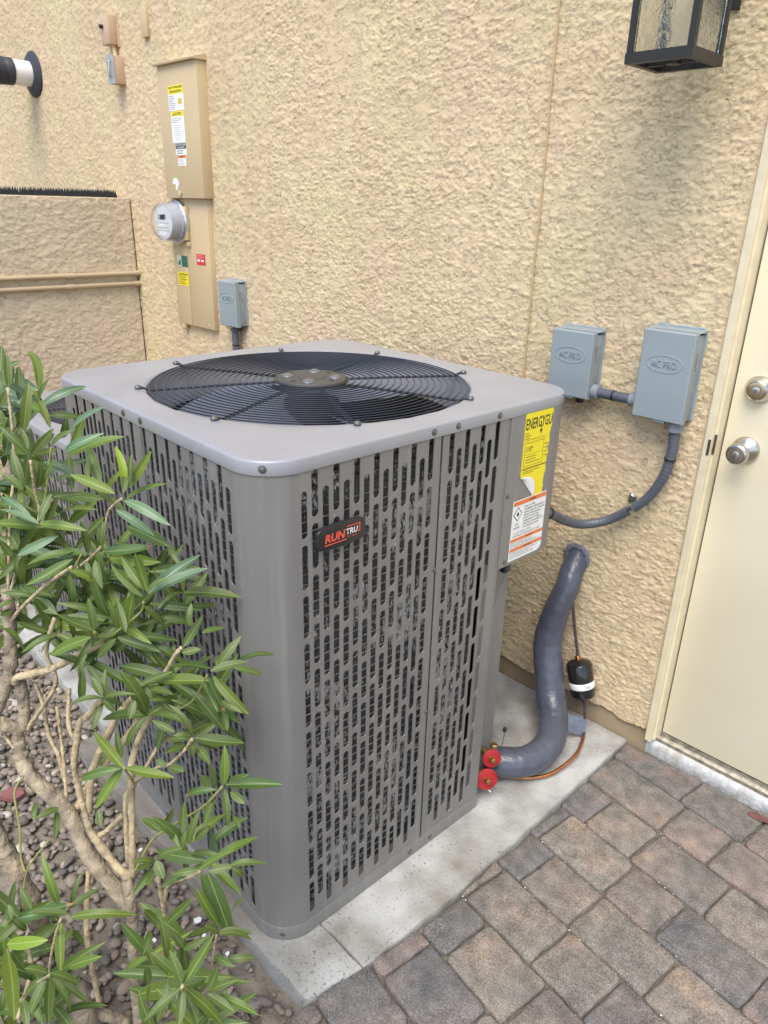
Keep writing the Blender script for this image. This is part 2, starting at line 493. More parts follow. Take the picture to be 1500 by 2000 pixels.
d -0.421 -1.284 0.883 -0.513 -1.3 0.921
d -0.421 -1.284 0.883 -0.366 -1.213 0.886
g -0.421 -1.284 0.883 -0.396 -1.343 0.864
g -0.43 -1.347 0.796 -0.413 -1.272 0.853
g -0.43 -1.347 0.796 -0.338 -1.339 0.798
d -0.43 -1.347 0.796 -0.451 -1.398 0.758
d -0.43 -1.347 0.796 -0.485 -1.42 0.819
g -0.43 -1.347 0.796 -0.526 -1.323 0.855
d -0.391 -1.258 0.936 -0.502 -1.281 0.947
g -0.391 -1.258 0.936 -0.345 -1.264 0.918
d -0.55 -1.414 0.748 -0.472 -1.367 0.714
g -0.55 -1.414 0.748 -0.556 -1.482 0.736
d -0.55 -1.414 0.748 -0.65 -1.397 0.795
d -0.347 -1.354 0.645 -0.307 -1.271 0.691
d -0.347 -1.354 0.645 -0.264 -1.319 0.66
d -0.347 -1.354 0.645 -0.36 -1.399 0.59
d -0.347 -1.354 0.645 -0.422 -1.408 0.626
d -0.347 -1.354 0.645 -0.357 -1.385 0.751
d -0.318 -1.3 0.664 -0.344 -1.229 0.721
d -0.318 -1.3 0.664 -0.282 -1.269 0.594
d -0.318 -1.3 0.664 -0.322 -1.357 0.695
d -0.349 -1.31 0.704 -0.405 -1.324 0.64
d -0.349 -1.31 0.704 -0.429 -1.36 0.715
d -0.349 -1.31 0.704 -0.367 -1.278 0.759
d -0.349 -1.31 0.704 -0.347 -1.254 0.719
d -0.349 -1.31 0.704 -0.262 -1.284 0.678
d -0.309 -1.325 0.659 -0.327 -1.356 0.576
d -0.309 -1.325 0.659 -0.373 -1.357 0.716
d -0.309 -1.325 0.659 -0.311 -1.227 0.69
d -0.253 -1.274 0.644 -0.242 -1.213 0.655
d -0.253 -1.274 0.644 -0.233 -1.223 0.558
d -0.253 -1.274 0.644 -0.321 -1.327 0.581
d -0.253 -1.274 0.644 -0.296 -1.329 0.696
d -0.253 -1.274 0.644 -0.275 -1.239 0.69
d -0.421 -1.352 0.675 -0.42 -1.323 0.601
d -0.421 -1.352 0.675 -0.504 -1.395 0.709
d -0.421 -1.352 0.675 -0.381 -1.29 0.716
d -0.336 -1.294 0.697 -0.365 -1.327 0.766
d -0.336 -1.294 0.697 -0.299 -1.242 0.745
d -0.336 -1.294 0.697 -0.252 -1.273 0.716
d -0.336 -1.294 0.697 -0.38 -1.296 0.621
d -0.336 -1.294 0.697 -0.387 -1.333 0.678
d -0.266 -1.278 0.682 -0.307 -1.303 0.733
d -0.266 -1.278 0.682 -0.247 -1.221 0.765
d -0.266 -1.278 0.682 -0.177 -1.269 0.678
d -0.266 -1.278 0.682 -0.332 -1.311 0.633
g -0.475 -1.627 0.22 -0.49 -1.665 0.179
d -0.475 -1.627 0.22 -0.575 -1.68 0.24
d -0.475 -1.627 0.22 -0.495 -1.583 0.299
g -0.475 -1.627 0.22 -0.406 -1.552 0.295
d -0.475 -1.627 0.22 -0.398 -1.61 0.213
d -0.408 -1.609 0.295 -0.408 -1.658 0.275
d -0.408 -1.609 0.295 -0.459 -1.643 0.371
d -0.408 -1.609 0.295 -0.36 -1.543 0.306
d -0.426 -1.657 0.147 -0.395 -1.632 0.094
g -0.426 -1.657 0.147 -0.523 -1.698 0.099
d -0.426 -1.657 0.147 -0.433 -1.605 0.159
d -0.436 -1.67 0.101 -0.416 -1.596 0.045
d -0.436 -1.67 0.101 -0.424 -1.726 0.101
d -0.436 -1.67 0.101 -0.551 -1.7 0.118
d -0.282 -1.617 0.167 -0.352 -1.615 0.178
d -0.282 -1.617 0.167 -0.218 -1.551 0.215
d -0.282 -1.617 0.167 -0.32 -1.625 0.074
d -0.427 -1.686 0.124 -0.345 -1.645 0.139
d -0.427 -1.686 0.124 -0.476 -1.742 0.113
g -0.427 -1.686 0.124 -0.408 -1.659 0.217
d -0.27 -1.617 0.218 -0.182 -1.608 0.218
d -0.27 -1.617 0.218 -0.259 -1.665 0.248
g -0.27 -1.617 0.218 -0.358 -1.621 0.237
d -0.27 -1.617 0.218 -0.224 -1.574 0.303
d -0.332 -1.612 0.216 -0.291 -1.631 0.169
d -0.332 -1.612 0.216 -0.372 -1.675 0.289
d -0.332 -1.612 0.216 -0.263 -1.549 0.282
d -0.297 -1.601 0.245 -0.302 -1.595 0.162
g -0.297 -1.601 0.245 -0.322 -1.633 0.29
g -0.297 -1.601 0.245 -0.249 -1.528 0.314
d -0.476 -1.63 0.145 -0.492 -1.659 0.074
d -0.476 -1.63 0.145 -0.533 -1.675 0.131
g -0.476 -1.63 0.145 -0.459 -1.619 0.278
d -0.476 -1.63 0.145 -0.397 -1.555 0.189
g -0.419 -1.673 0.105 -0.363 -1.626 0.132
g -0.419 -1.673 0.105 -0.405 -1.655 -0.007
g -0.419 -1.673 0.105 -0.422 -1.723 0.148
d -0.419 -1.673 0.105 -0.482 -1.72 0.151
d -0.419 -1.673 0.105 -0.396 -1.628 0.188
g 0.016 -1.48 0.355 0.038 -1.506 0.322
g 0.016 -1.48 0.355 -0.046 -1.483 0.353
d 0.016 -1.48 0.355 0.037 -1.407 0.362
g -0.067 -1.498 0.384 -0.061 -1.487 0.458
g -0.067 -1.498 0.384 0.018 -1.442 0.415
d -0.067 -1.498 0.384 -0.033 -1.522 0.365
d -0.067 -1.498 0.384 -0.129 -1.558 0.388
d -0.112 -1.463 0.223 -0.113 -1.467 0.139
d -0.112 -1.463 0.223 -0.191 -1.518 0.25
d -0.112 -1.463 0.223 -0.104 -1.418 0.242
g -0.076 -1.46 0.311 -0.169 -1.516 0.252
d -0.076 -1.46 0.311 -0.083 -1.46 0.416
g -0.076 -1.46 0.311 0.009 -1.407 0.365
d -0.076 -1.46 0.311 -0.021 -1.461 0.315
d -0.184 -1.475 0.295 -0.212 -1.504 0.373
g -0.184 -1.475 0.295 -0.151 -1.41 0.327
g -0.184 -1.475 0.295 -0.163 -1.446 0.244
g -0.184 -1.475 0.295 -0.227 -1.518 0.233
g -0.008 -1.493 0.327 -0.062 -1.52 0.383
d -0.008 -1.493 0.327 0.023 -1.449 0.398
d -0.008 -1.493 0.327 0.06 -1.443 0.357
d -0.008 -1.493 0.327 -0.028 -1.485 0.248
g -0.008 -1.493 0.327 -0.066 -1.528 0.295
d -0.063 -1.528 0.283 -0.034 -1.484 0.309
d -0.063 -1.528 0.283 -0.022 -1.549 0.309
g -0.063 -1.528 0.283 -0.109 -1.594 0.274
d -0.063 -1.528 0.283 -0.091 -1.539 0.362
d -0.163 -1.419 0.307 -0.148 -1.452 0.271
d -0.163 -1.419 0.307 -0.222 -1.464 0.377
d -0.163 -1.419 0.307 -0.154 -1.354 0.291
d -0.144 -1.442 0.265 -0.23 -1.487 0.236
g -0.144 -1.442 0.265 -0.216 -1.436 0.306
d -0.144 -1.442 0.265 -0.129 -1.389 0.286
d -0.144 -1.442 0.265 -0.072 -1.381 0.245
d -0.144 -1.442 0.265 -0.178 -1.458 0.163
d -0.113 -1.385 0.503 -0.215 -1.434 0.481
d -0.113 -1.385 0.503 -0.095 -1.39 0.606
g -0.113 -1.385 0.503 -0.093 -1.303 0.513
g -0.113 -1.385 0.503 -0.038 -1.377 0.485
d -0.113 -1.385 0.503 -0.147 -1.421 0.457
g -0.178 -1.392 0.496 -0.171 -1.317 0.516
d -0.178 -1.392 0.496 -0.162 -1.403 0.445
d -0.178 -1.392 0.496 -0.187 -1.436 0.579
g -0.917 -1.339 1.135 -0.945 -1.358 1.079
g -0.917 -1.339 1.135 -0.947 -1.402 1.182
g -0.91 -1.386 0.992 -0.972 -1.413 1.061
g -0.91 -1.386 0.992 -0.86 -1.416 0.962
d -0.908 -1.363 1.163 -0.945 -1.393 1.212
g -0.908 -1.363 1.163 -0.889 -1.283 1.189
d -0.908 -1.363 1.163 -0.95 -1.385 1.09
d -0.815 -1.403 1.034 -0.767 -1.42 1.0
d -0.815 -1.403 1.034 -0.812 -1.458 1.055
g -0.815 -1.403 1.034 -0.897 -1.43 1.088
g -0.815 -1.403 1.034 -0.835 -1.322 1.1"""
STEMS = [[(-0.276,-1.478,-0.035,0.0122),(-0.273,-1.48,0.04,0.0119),(-0.288,-1.469,0.137,0.0117),(-0.312,-1.448,0.264,0.0116),(-0.339,-1.437,0.33,0.0116)],[(-0.329,-1.43,0.324,0.0072),(-0.342,-1.415,0.396,0.0072),(-0.358,-1.399,0.478,0.0071),(-0.37,-1.389,0.516,0.0071),(-0.378,-1.374,0.553,0.0071),(-0.368,-1.338,0.625,0.0071),(-0.338,-1.285,0.664,0.0071)],[(-0.312,-1.444,0.246,0.0165),(-0.344,-1.448,0.268,0.0166),(-0.432,-1.468,0.329,0.0169),(-0.504,-1.473,0.39,0.0171),(-0.584,-1.503,0.448,0.0172),(-0.609,-1.506,0.486,0.0172)],[(-0.608,-1.507,0.481,0.0132),(-0.62,-1.499,0.514,0.0132),(-0.621,-1.503,0.537,0.0131),(-0.645,-1.547,0.553,0.0129)],[(-0.333,-1.434,0.324,0.0087),(-0.356,-1.446,0.343,0.0087),(-0.409,-1.465,0.401,0.0087)],[(-0.409,-1.465,0.401,0.0068),(-0.415,-1.466,0.434,0.0067),(-0.427,-1.465,0.482,0.0067),(-0.441,-1.462,0.538,0.0066),(-0.441,-1.451,0.582,0.0066),(-0.44,-1.44,0.624,0.0065),(-0.434,-1.43,0.631,0.0065),(-0.398,-1.411,0.681,0.0064)],[(-0.454,-1.448,0.4,0.0079),(-0.458,-1.442,0.416,0.0079),(-0.472,-1.42,0.479,0.0079),(-0.463,-1.385,0.548,0.0079),(-0.452,-1.361,0.596,0.0078),(-0.421,-1.334,0.643,0.0077)],[(-0.426,-1.344,0.636,0.0034),(-0.354,-1.353,0.705,0.0032),(-0.333,-1.351,0.725,0.0031)],[(-0.505,-1.451,0.378,0.0082),(-0.493,-1.42,0.436,0.0081),(-0.468,-1.371,0.503,0.0081),(-0.448,-1.337,0.553,0.008),(-0.436,-1.302,0.619,0.0079)],[(-0.408,-1.457,0.386,0.0058),(-0.39,-1.446,0.399,0.0058),(-0.367,-1.416,0.438,0.0057)],[(-0.341,-1.43,0.344,0.0058),(-0.361,-1.414,0.431,0.0057),(-0.372,-1.402,0.47,0.0057),(-0.36,-1.389,0.5,0.0057)],[(-0.36,-1.389,0.5,0.0043),(-0.346,-1.364,0.544,0.0042),(-0.333,-1.34,0.588,0.0042),(-0.318,-1.332,0.602,0.0042)],[(-0.599,-1.532,-0.035,0.0227),(-0.493,-1.566,0.187,0.0203),(-0.496,-1.569,0.239,0.02),(-0.531,-1.577,0.309,0.0199),(-0.551,-1.584,0.358,0.0197),(-0.577,-1.594,0.411,0.0196)],[(-0.318,-1.563,-0.035,0.0219),(-0.335,-1.557,0.015,0.0218),(-0.336,-1.557,0.119,0.0212),(-0.343,-1.566,0.142,0.0211)],[(-0.348,-1.543,0.032,0.012),(-0.325,-1.514,0.018,0.0121),(-0.31,-1.489,-0.015,0.0122)],[(-0.39,-1.506,-0.035,0.0063),(-0.394,-1.509,-0.013,0.0063),(-0.433,-1.499,0.07,0.0063),(-0.457,-1.487,0.13,0.0063),(-0.485,-1.456,0.231,0.0063)],[(-0.45,-1.371,0.76,0.0079),(-0.454,-1.376,0.756,0.0079),(-0.51,-1.412,0.712,0.0081),(-0.573,-1.44,0.666,0.0083),(-0.626,-1.476,0.642,0.0084),(-0.636,-1.481,0.624,0.0085)],[(-0.671,-1.453,0.809,0.0137),(-0.663,-1.464,0.726,0.0139),(-0.654,-1.478,0.659,0.014),(-0.656,-1.498,0.603,0.0141),(-0.668,-1.525,0.55,0.0142)],[(-0.617,-1.489,0.528,0.0122),(-0.63,-1.476,0.57,0.0122),(-0.642,-1.47,0.627,0.0121)],[(-0.503,-1.388,0.897,0.0041),(-0.564,-1.417,0.846,0.0042),(-0.621,-1.445,0.789,0.0043),(-0.658,-1.463,0.745,0.0044)],[(-0.403,-1.327,1.041,0.0026),(-0.449,-1.333,1.004,0.0026),(-0.459,-1.346,0.946,0.0027),(-0.483,-1.357,0.916,0.0027),(-0.515,-1.376,0.885,0.0028)],[(-0.345,-1.337,0.873,0.0022),(-0.36,-1.337,0.847,0.0022),(-0.4,-1.355,0.806,0.0023),(-0.452,-1.374,0.757,0.0023)],[(-0.293,-1.303,0.792,0.0044),(-0.305,-1.31,0.774,0.0044),(-0.332,-1.316,0.732,0.0045),(-0.395,-1.318,0.652,0.0048),(-0.429,-1.333,0.607,0.0049)],[(-0.173,-1.327,0.809,0.0019),(-0.238,-1.321,0.721,0.0021),(-0.299,-1.321,0.668,0.0022),(-0.334,-1.317,0.656,0.0022)],[(-0.19,-1.354,0.688,0.0034),(-0.217,-1.358,0.647,0.0034),(-0.257,-1.366,0.599,0.0036),(-0.293,-1.371,0.572,0.0036),(-0.362,-1.389,0.502,0.0038)],[(-0.119,-1.347,0.632,0.0023),(-0.157,-1.357,0.575,0.0024),(-0.2,-1.367,0.526,0.0025),(-0.27,-1.39,0.45,0.0026),(-0.302,-1.402,0.404,0.0026),(-0.328,-1.426,0.33,0.0027)],[(-0.179,-1.446,0.459,0.0043),(-0.188,-1.439,0.383,0.0044),(-0.203,-1.435,0.311,0.0045),(-0.231,-1.433,0.207,0.0048),(-0.244,-1.431,0.128,0.0049),(-0.284,-1.429,-0.035,0.0052)],[(-0.105,-1.407,0.505,0.0041),(-0.132,-1.42,0.477,0.0042),(-0.17,-1.433,0.441,0.0043),(-0.187,-1.437,0.385,0.0044)],[(-0.031,-1.429,0.448,0.0024),(-0.063,-1.422,0.358,0.0025),(-0.116,-1.411,0.205,0.0027),(-0.233,-1.369,-0.035,0.0031)],[(0.027,-1.519,0.483,0.0025),(-0.053,-1.5,0.338,0.0028),(-0.155,-1.474,0.165,0.0032)],[(-0.204,-1.627,0.375,0.0024),(-0.299,-1.639,0.255,0.0026),(-0.396,-1.672,0.102,0.0028)],[(-0.564,-1.519,0.464,0.0025),(-0.557,-1.541,0.442,0.0025),(-0.531,-1.551,0.38,0.0025),(-0.513,-1.564,0.328,0.0025),(-0.49,-1.567,0.31,0.0024)],[(-0.459,-1.523,0.385,0.0019),(-0.472,-1.568,0.329,0.0019),(-0.472,-1.589,0.241,0.002)],[(-0.497,-1.429,0.66,0.0048),(-0.479,-1.447,0.601,0.0048),(-0.463,-1.447,0.573,0.0048)],[(-0.618,-1.451,0.62,0.0045),(-0.604,-1.448,0.575,0.0046),(-0.587,-1.453,0.512,0.0046),(-0.564,-1.45,0.478,0.0046),(-0.538,-1.454,0.427,0.0046)],[(-0.554,-1.415,0.781,0.0048),(-0.564,-1.437,0.709,0.0048),(-0.553,-1.433,0.645,0.0049),(-0.599,-1.469,0.556,0.005),(-0.612,-1.485,0.525,0.0051)],[(-0.593,-1.427,0.566,0.0041),(-0.566,-1.438,0.502,0.0041),(-0.547,-1.448,0.452,0.0041),(-0.517,-1.463,0.404,0.0041)],[(-0.609,-1.392,1.069,0.0032),(-0.628,-1.387,1.004,0.0033),(-0.628,-1.389,0.949,0.0033),(-0.65,-1.426,0.873,0.0034),(-0.664,-1.451,0.8,0.0034)],[(-0.706,-1.377,1.181,0.0033),(-0.691,-1.393,1.048,0.0033),(-0.689,-1.417,0.952,0.0034),(-0.667,-1.454,0.8,0.0034)],[(-0.59,-1.36,1.092,0.0023),(-0.603,-1.376,1.008,0.0023),(-0.618,-1.39,0.957,0.0024)],[(-0.498,-1.37,0.918,0.0023),(-0.518,-1.379,0.885,0.0023)],[(-0.398,-1.406,0.818,0.0026),(-0.434,-1.389,0.778,0.0027)],[(-0.201,-1.596,0.475,0.0024),(-0.254,-1.6,0.375,0.0025),(-0.283,-1.61,0.278,0.0026),(-0.368,-1.597,0.053,0.0029)],[(-0.34,-1.662,0.154,0.0045),(-0.387,-1.617,0.182,0.0047),(-0.429,-1.603,0.197,0.0048)],[(-0.287,-1.433,0.613,0.0026),(-0.322,-1.41,0.553,0.0027),(-0.354,-1.392,0.508,0.0028)],[(-0.635,-1.515,0.563,0.004),(-0.627,-1.519,0.52,0.004),(-0.606,-1.505,0.481,0.0041)]]
CAM_M = [[0.704753, 0.709073, 0.023227], [0.288213, -0.256234, -0.922647], [-0.648272, 0.656932, -0.384945]]
CAM_C = [0.7019, -1.8244, 1.5]
# ------------------------------------------------------------------ camera
cd = bpy.data.cameras.new('camera'); cam = bpy.data.objects.new('camera', cd); COL.objects.link(cam)
cd.sensor_fit = 'VERTICAL'; cd.sensor_height = 36; cd.lens = 36*1430.69/2000; cd.clip_start = .02; cd.clip_end = 500
m = CAM_M
cam.matrix_world = Matrix(((m[0][0], -m[1][0], -m[2][0], CAM_C[0]), (m[0][1], -m[1][1], -m[2][1], CAM_C[1]), (m[0][2], -m[1][2], -m[2][2], CAM_C[2]), (0, 0, 0, 1)))
S.camera = cam
S.render.resolution_x = 768; S.render.resolution_y = 1024
# ------------------------------------------------------------------ world, sun, exposure
SUN_EL, SUN_AZ = 60, 152          # azimuth measured clockwise from +y (the wall side)
w = bpy.data.worlds.new('World'); S.world = w; w.use_nodes = True
nt = w.node_tree; bg = nt.nodes['Background']
sky = nt.nodes.new('ShaderNodeTexSky'); sky.sky_type = 'NISHITA'; sky.sun_disc = False
sky.sun_elevation = R(SUN_EL); sky.sun_rotation = R(SUN_AZ); sky.air_density = 1.0; sky.dust_density = 1.5; sky.ozone_density = 1.0
nt.links.new(sky.outputs[0], bg.inputs[0]); bg.inputs[1].default_value = .12
sl = bpy.data.lights.new('sun', 'SUN'); sl.energy = 1.8; sl.angle = R(40); sl.color = (1, .95, .86)
so = bpy.data.objects.new('sun', sl); COL.objects.link(so)
sd = Vector((math.sin(R(SUN_AZ))*math.cos(R(SUN_EL)), math.cos(R(SUN_AZ))*math.cos(R(SUN_EL)), math.sin(R(SUN_EL))))
so.rotation_euler = sd.to_track_quat('Z', 'Y').to_euler()
S.view_settings.view_transform = 'Standard'; S.view_settings.look = 'None'; S.view_settings.gamma = 1
S.view_settings.use_curve_mapping = False; S.view_settings.exposure = 1.1

# ------------------------------------------------------------------ materials
def mat(name, col, rough=.6, metal=0., vary=0., vscale=8., vcol=None, bump=0., bscale=60., bdist=.002, spec=.5, trans=0., coat=0., objvar=0., detail=5):
    m = bpy.data.materials.new(name); m.use_nodes = True
    n = m.node_tree.nodes; l = m.node_tree.links; b = n['Principled BSDF']
    b.inputs['Base Color'].default_value = (*col, 1); b.inputs['Roughness'].default_value = rough
    b.inputs['Metallic'].default_value = metal; b.inputs['Specular IOR Level'].default_value = spec
    b.inputs['Transmission Weight'].default_value = trans; b.inputs['Coat Weight'].default_value = coat
    tc = n.new('ShaderNodeTexCoord')
    cs = None
    if vary or vcol:
        nz = n.new('ShaderNodeTexNoise'); nz.inputs['Scale'].default_value = vscale; nz.inputs['Detail'].default_value = detail
        l.new(tc.outputs['Object'], nz.inputs['Vector'])
        rp = n.new('ShaderNodeMapRange'); rp.inputs[1].default_value = .35; rp.inputs[2].default_value = .68
        l.new(nz.outputs[0], rp.inputs[0])
        mx = n.new('ShaderNodeMix'); mx.data_type = 'RGBA'
        c2 = vcol if vcol else tuple(c*(1-vary) for c in col)
        mx.inputs[6].default_value = (*col, 1); mx.inputs[7].default_value = (*c2, 1)
        l.new(rp.outputs[0], mx.inputs[0]); cs = mx.outputs[2]
        l.new(cs, b.inputs['Base Color'])
    if objvar:
        oi = n.new('ShaderNodeObjectInfo'); hs = n.new('ShaderNodeHueSaturation')
        mr = n.new('ShaderNodeMapRange'); mr.inputs[3].default_value = 1-objvar; mr.inputs[4].default_value = 1+objvar
        l.new(oi.outputs['Random'], mr.inputs[0]); l.new(mr.outputs[0], hs.inputs['Value'])
        if cs: l.new(cs, hs.inputs['Color'])
        else: hs.inputs['Color'].default_value = (*col, 1)
        l.new(hs.outputs[0], b.inputs['Base Color'])
    if bump:
        bz = n.new('ShaderNodeTexNoise'); bz.inputs['Scale'].default_value = bscale; bz.inputs['Detail'].default_value = 6
        l.new(tc.outputs['Object'], bz.inputs['Vector'])
        bp = n.new('ShaderNodeBump'); bp.inputs['Strength'].default_value = bump; bp.inputs['Distance'].default_value = bdist
        l.new(bz.outputs[0], bp.inputs['Height']); l.new(bp.outputs[0], b.inputs['Normal'])
    return m

def N(m, t): return m.node_tree.nodes.new(t)

# ------------------------------------------------------------------ mesh helpers
class MB:
    def __init__(s): s.v = []; s.f = []
    def add(s, vs, fs):
        o = len(s.v); s.v += [tuple(p) for p in vs]; s.f += [tuple(i+o for i in f) for f in fs]; return s
    def box(s, x0, x1, y0, y1, z0, z1, b=0.):
        if b <= 0:
            vs = [(x, y, z) for z in (z0, z1) for y in (y0, y1) for x in (x0, x1)]
            return s.add(vs, [(0, 2, 3, 1), (4, 5, 7, 6), (0, 1, 5, 4), (2, 6, 7, 3), (0, 4, 6, 2), (1, 3, 7, 5)])
        bm = bmesh.new(); bmesh.ops.create_cube(bm, size=1)
        for q in bm.verts: q.co = Vector((x0+(q.co.x+.5)*(x1-x0), y0+(q.co.y+.5)*(y1-y0), z0+(q.co.z+.5)*(z1-z0)))
        bmesh.ops.bevel(bm, geom=bm.edges[:], offset=b, segments=2, affect='EDGES', profile=.5)
        bm.verts.index_update()
        s.add([q.co[:] for q in bm.verts], [[q.index for q in f.verts] for f in bm.faces]); bm.free(); return s
    def loops(s, L, close=True, cap0=False, cap1=False):
        n = len(L[0]); vs = [p for l in L for p in l]; fs = []
        for i in range(len(L)-1):
            for j in range(n if close else n-1):
                k = (j+1) % n; fs.append((i*n+j, i*n+k, (i+1)*n+k, (i+1)*n+j))
        if cap0: fs.append(tuple(range(n))[::-1])
        if cap1: fs.append(tuple((len(L)-1)*n+j for j in range(n)))
        return s.add(vs, fs)
    def tube(s, pts, r, n=8, cap=True, closed=False):
        P = [Vector(p) for p in pts]; rr = r if isinstance(r, (list, tuple)) else [r]*len(P)
        L = []; up = None
        for i, p in enumerate(P):
            if closed: t = P[(i+1) % len(P)]-P[i-1]
            else: t = P[min(i+1, len(P)-1)]-P[max(i-1, 0)]
            t.normalize()
            if up is None:
                up = Vector((0, 0, 1)) if abs(t.z) < .9 else Vector((1, 0, 0))
            a = (up-t*up.dot(t)).normalized(); up = a; b = t.cross(a)
            L.append([tuple(p+(a*math.cos(2*math.pi*j/n)+b*math.sin(2*math.pi*j/n))*rr[i]) for j in range(n)])
        if closed: L.append(L[0])
        return s.loops(L, True, cap and not closed, cap and not closed)
    def lathe(s, prof, o=(0, 0, 0), ax=(0, 0, 1), n=32, cap=True):
        # prof: list of (radius, height along ax)
        ax = Vector(ax).normalized(); a = ax.orthogonal().normalized(); b = ax.cross(a); o = Vector(o)
        L = [[tuple(o+ax*h+(a*math.cos(2*math.pi*j/n)+b*math.sin(2*math.pi*j/n))*max(r, 1e-5)) for j in range(n)] for r, h in prof]
        return s.loops(L, True, cap, cap)
    def prism(s, poly, z0, z1):
        n = len(poly); return s.loops([[(x, y, z0) for x, y in poly], [(x, y, z1) for x, y in poly]], True, True, True)
    def build(s, name, m, parent=None, smooth=False, ang=40, loc=None):
        me = bpy.data.meshes.new(name); me.from_pydata(s.v, [], s.f); me.update()
        bm = bmesh.new(); bm.from_mesh(me); bmesh.ops.recalc_face_normals(bm, faces=bm.faces[:]); bm.to_mesh(me); bm.free()
        if m: me.materials.append(m)
        if smooth:
            me.shade_smooth()
            if ang < 180: me.set_sharp_from_angle(angle=R(ang))
        o = bpy.data.objects.new(name, me); COL.objects.link(o)
        if parent: o.parent = parent
        if loc: o.location = loc
        return o
def spline(pts, n=6):
    P = [Vector(p[:3]) for p in pts]; rs = [p[3] if len(p) > 3 else 0 for p in pts]; out = []; ro = []
    for i in range(len(P)-1):
        p0 = P[max(i-1, 0)]; p1 = P[i]; p2 = P[i+1]; p3 = P[min(i+2, len(P)-1)]
        for k in range(n):
            t = k/n
            out.append(.5*((2*p1)+(p2-p0)*t+(2*p0-5*p1+4*p2-p3)*t*t+(3*p1-p0-3*p2+p3)*t**3)); ro.append(rs[i]*(1-t)+rs[i+1]*t)
    out.append(P[-1]); ro.append(rs[-1]); return out, ro
def empty(name, loc=(0, 0, 0), rz=0.):
    o = bpy.data.objects.new(name, None); o.location = loc; o.rotation_euler = (0, 0, rz); o.empty_display_size = .05; COL.objects.link(o); return o
def tag(o, label, cat, group=None):
    o['label'] = label; o['category'] = cat
    if group: o['group'] = group
    return o
def struct(o): o['kind'] = 'structure'; return o
def rrect(x0, x1, y0, y1, r, n=6, side=4):
    P = []
    for cx, cy, a0 in ((x1-r, y1-r, 0), (x0+r, y1-r, 90), (x0+r, y0+r, 180), (x1-r, y0+r, 270)):
        for k in range(n+1):
            a = R(a0+90*k/n); P.append((cx+r*math.cos(a), cy+r*math.sin(a)))
    Q = []
    for i, p in enumerate(P):
        Q.append(p); q = P[(i+1) % len(P)]
        if math.dist(p, q) > 2.5*r*math.pi/2/n:
            for k in range(1, side): Q.append((p[0]+(q[0]-p[0])*k/side, p[1]+(q[1]-p[1])*k/side))
    return Q
_fc = {}
def text(name, body, w, h, m, parent, mtx, bold=0., ext=.0002, shear=0., spacing=1.):
    """lettering fitted into w x h metres, centred, lying in the xy plane of mtx"""
    key = (body, bold, shear, spacing)
    if key not in _fc:
        c = bpy.data.curves.new('lettering', 'FONT'); c.body = body; c.align_x = 'CENTER'; c.align_y = 'CENTER'; c.size = 1
        c.offset = bold; c.shear = shear; c.resolution_u = 2; c.space_character = spacing; c.fill_mode = 'BOTH'
        o = bpy.data.objects.new('lettering', c); COL.objects.link(o)
        dg = bpy.context.evaluated_depsgraph_get(); me = bpy.data.meshes.new_from_object(o.evaluated_get(dg))
        bpy.data.objects.remove(o); bpy.data.curves.remove(c); _fc[key] = me
    me = _fc[key].copy(); me.name = name
    xs = [q.co.x for q in me.vertices]; ys = [q.co.y for q in me.vertices]
    cx = (min(xs)+max(xs))/2; cy = (min(ys)+max(ys))/2; sx = w/(max(xs)-min(xs)); sy = (h/(max(ys)-min(ys))) if h else sx
    for q in me.vertices: q.co = Vector(((q.co.x-cx)*sx, (q.co.y-cy)*sy, 0))
    bm = bmesh.new(); bm.from_mesh(me)
    if ext > .0004:
        r_ = bmesh.ops.extrude_face_region(bm, geom=bm.faces[:])
        for e in r_['geom']:
            if isinstance(e, bmesh.types.BMVert): e.co.z += ext
    bm.to_mesh(me); bm.free()
    me.materials.clear(); me.materials.append(m)
    o = bpy.data.objects.new(name, me); COL.objects.link(o); o.parent = parent; o.matrix_basis = mtx; return o
def frame(origin, right, up):
    r_ = Vector(right).normalized(); u_ = Vector(up).normalized(); n_ = r_.cross(u_)
    return Matrix(((r_.x, u_.x, n_.x, origin[0]), (r_.y, u_.y, n_.y, origin[1]), (r_.z, u_.z, n_.z, origin[2]), (0, 0, 0, 1)))
def plate(name, x0, x1, y0, y1, m, parent, mtx, th=.0004, z=0.):
    o = MB().box(x0, x1, y0, y1, z, z+th).build(name, m, parent); o.matrix_basis = mtx; return o
def dashes(name, x0, x1, y0, y1, rows, m, parent, mtx, z, seed=1, hfrac=.5, fill=(.6, 1.)):
    """rows of print too small to read, as broken strokes"""
    rn = random.Random(seed); b = MB(); dy = (y1-y0)/rows
    for i in range(rows):
        yy = y1-(i+.5)*dy; x = x0; xe = x0+(x1-x0)*rn.uniform(*fill)
        while x < xe:
            wd = rn.uniform(.02, .09)*(x1-x0); b.box(x, min(x+wd, xe), yy-dy*hfrac/2, yy+dy*hfrac/2, z, z+.0002); x += wd+.012*(x1-x0)
    o = b.build(name, m, parent); o.matrix_basis = mtx; return o

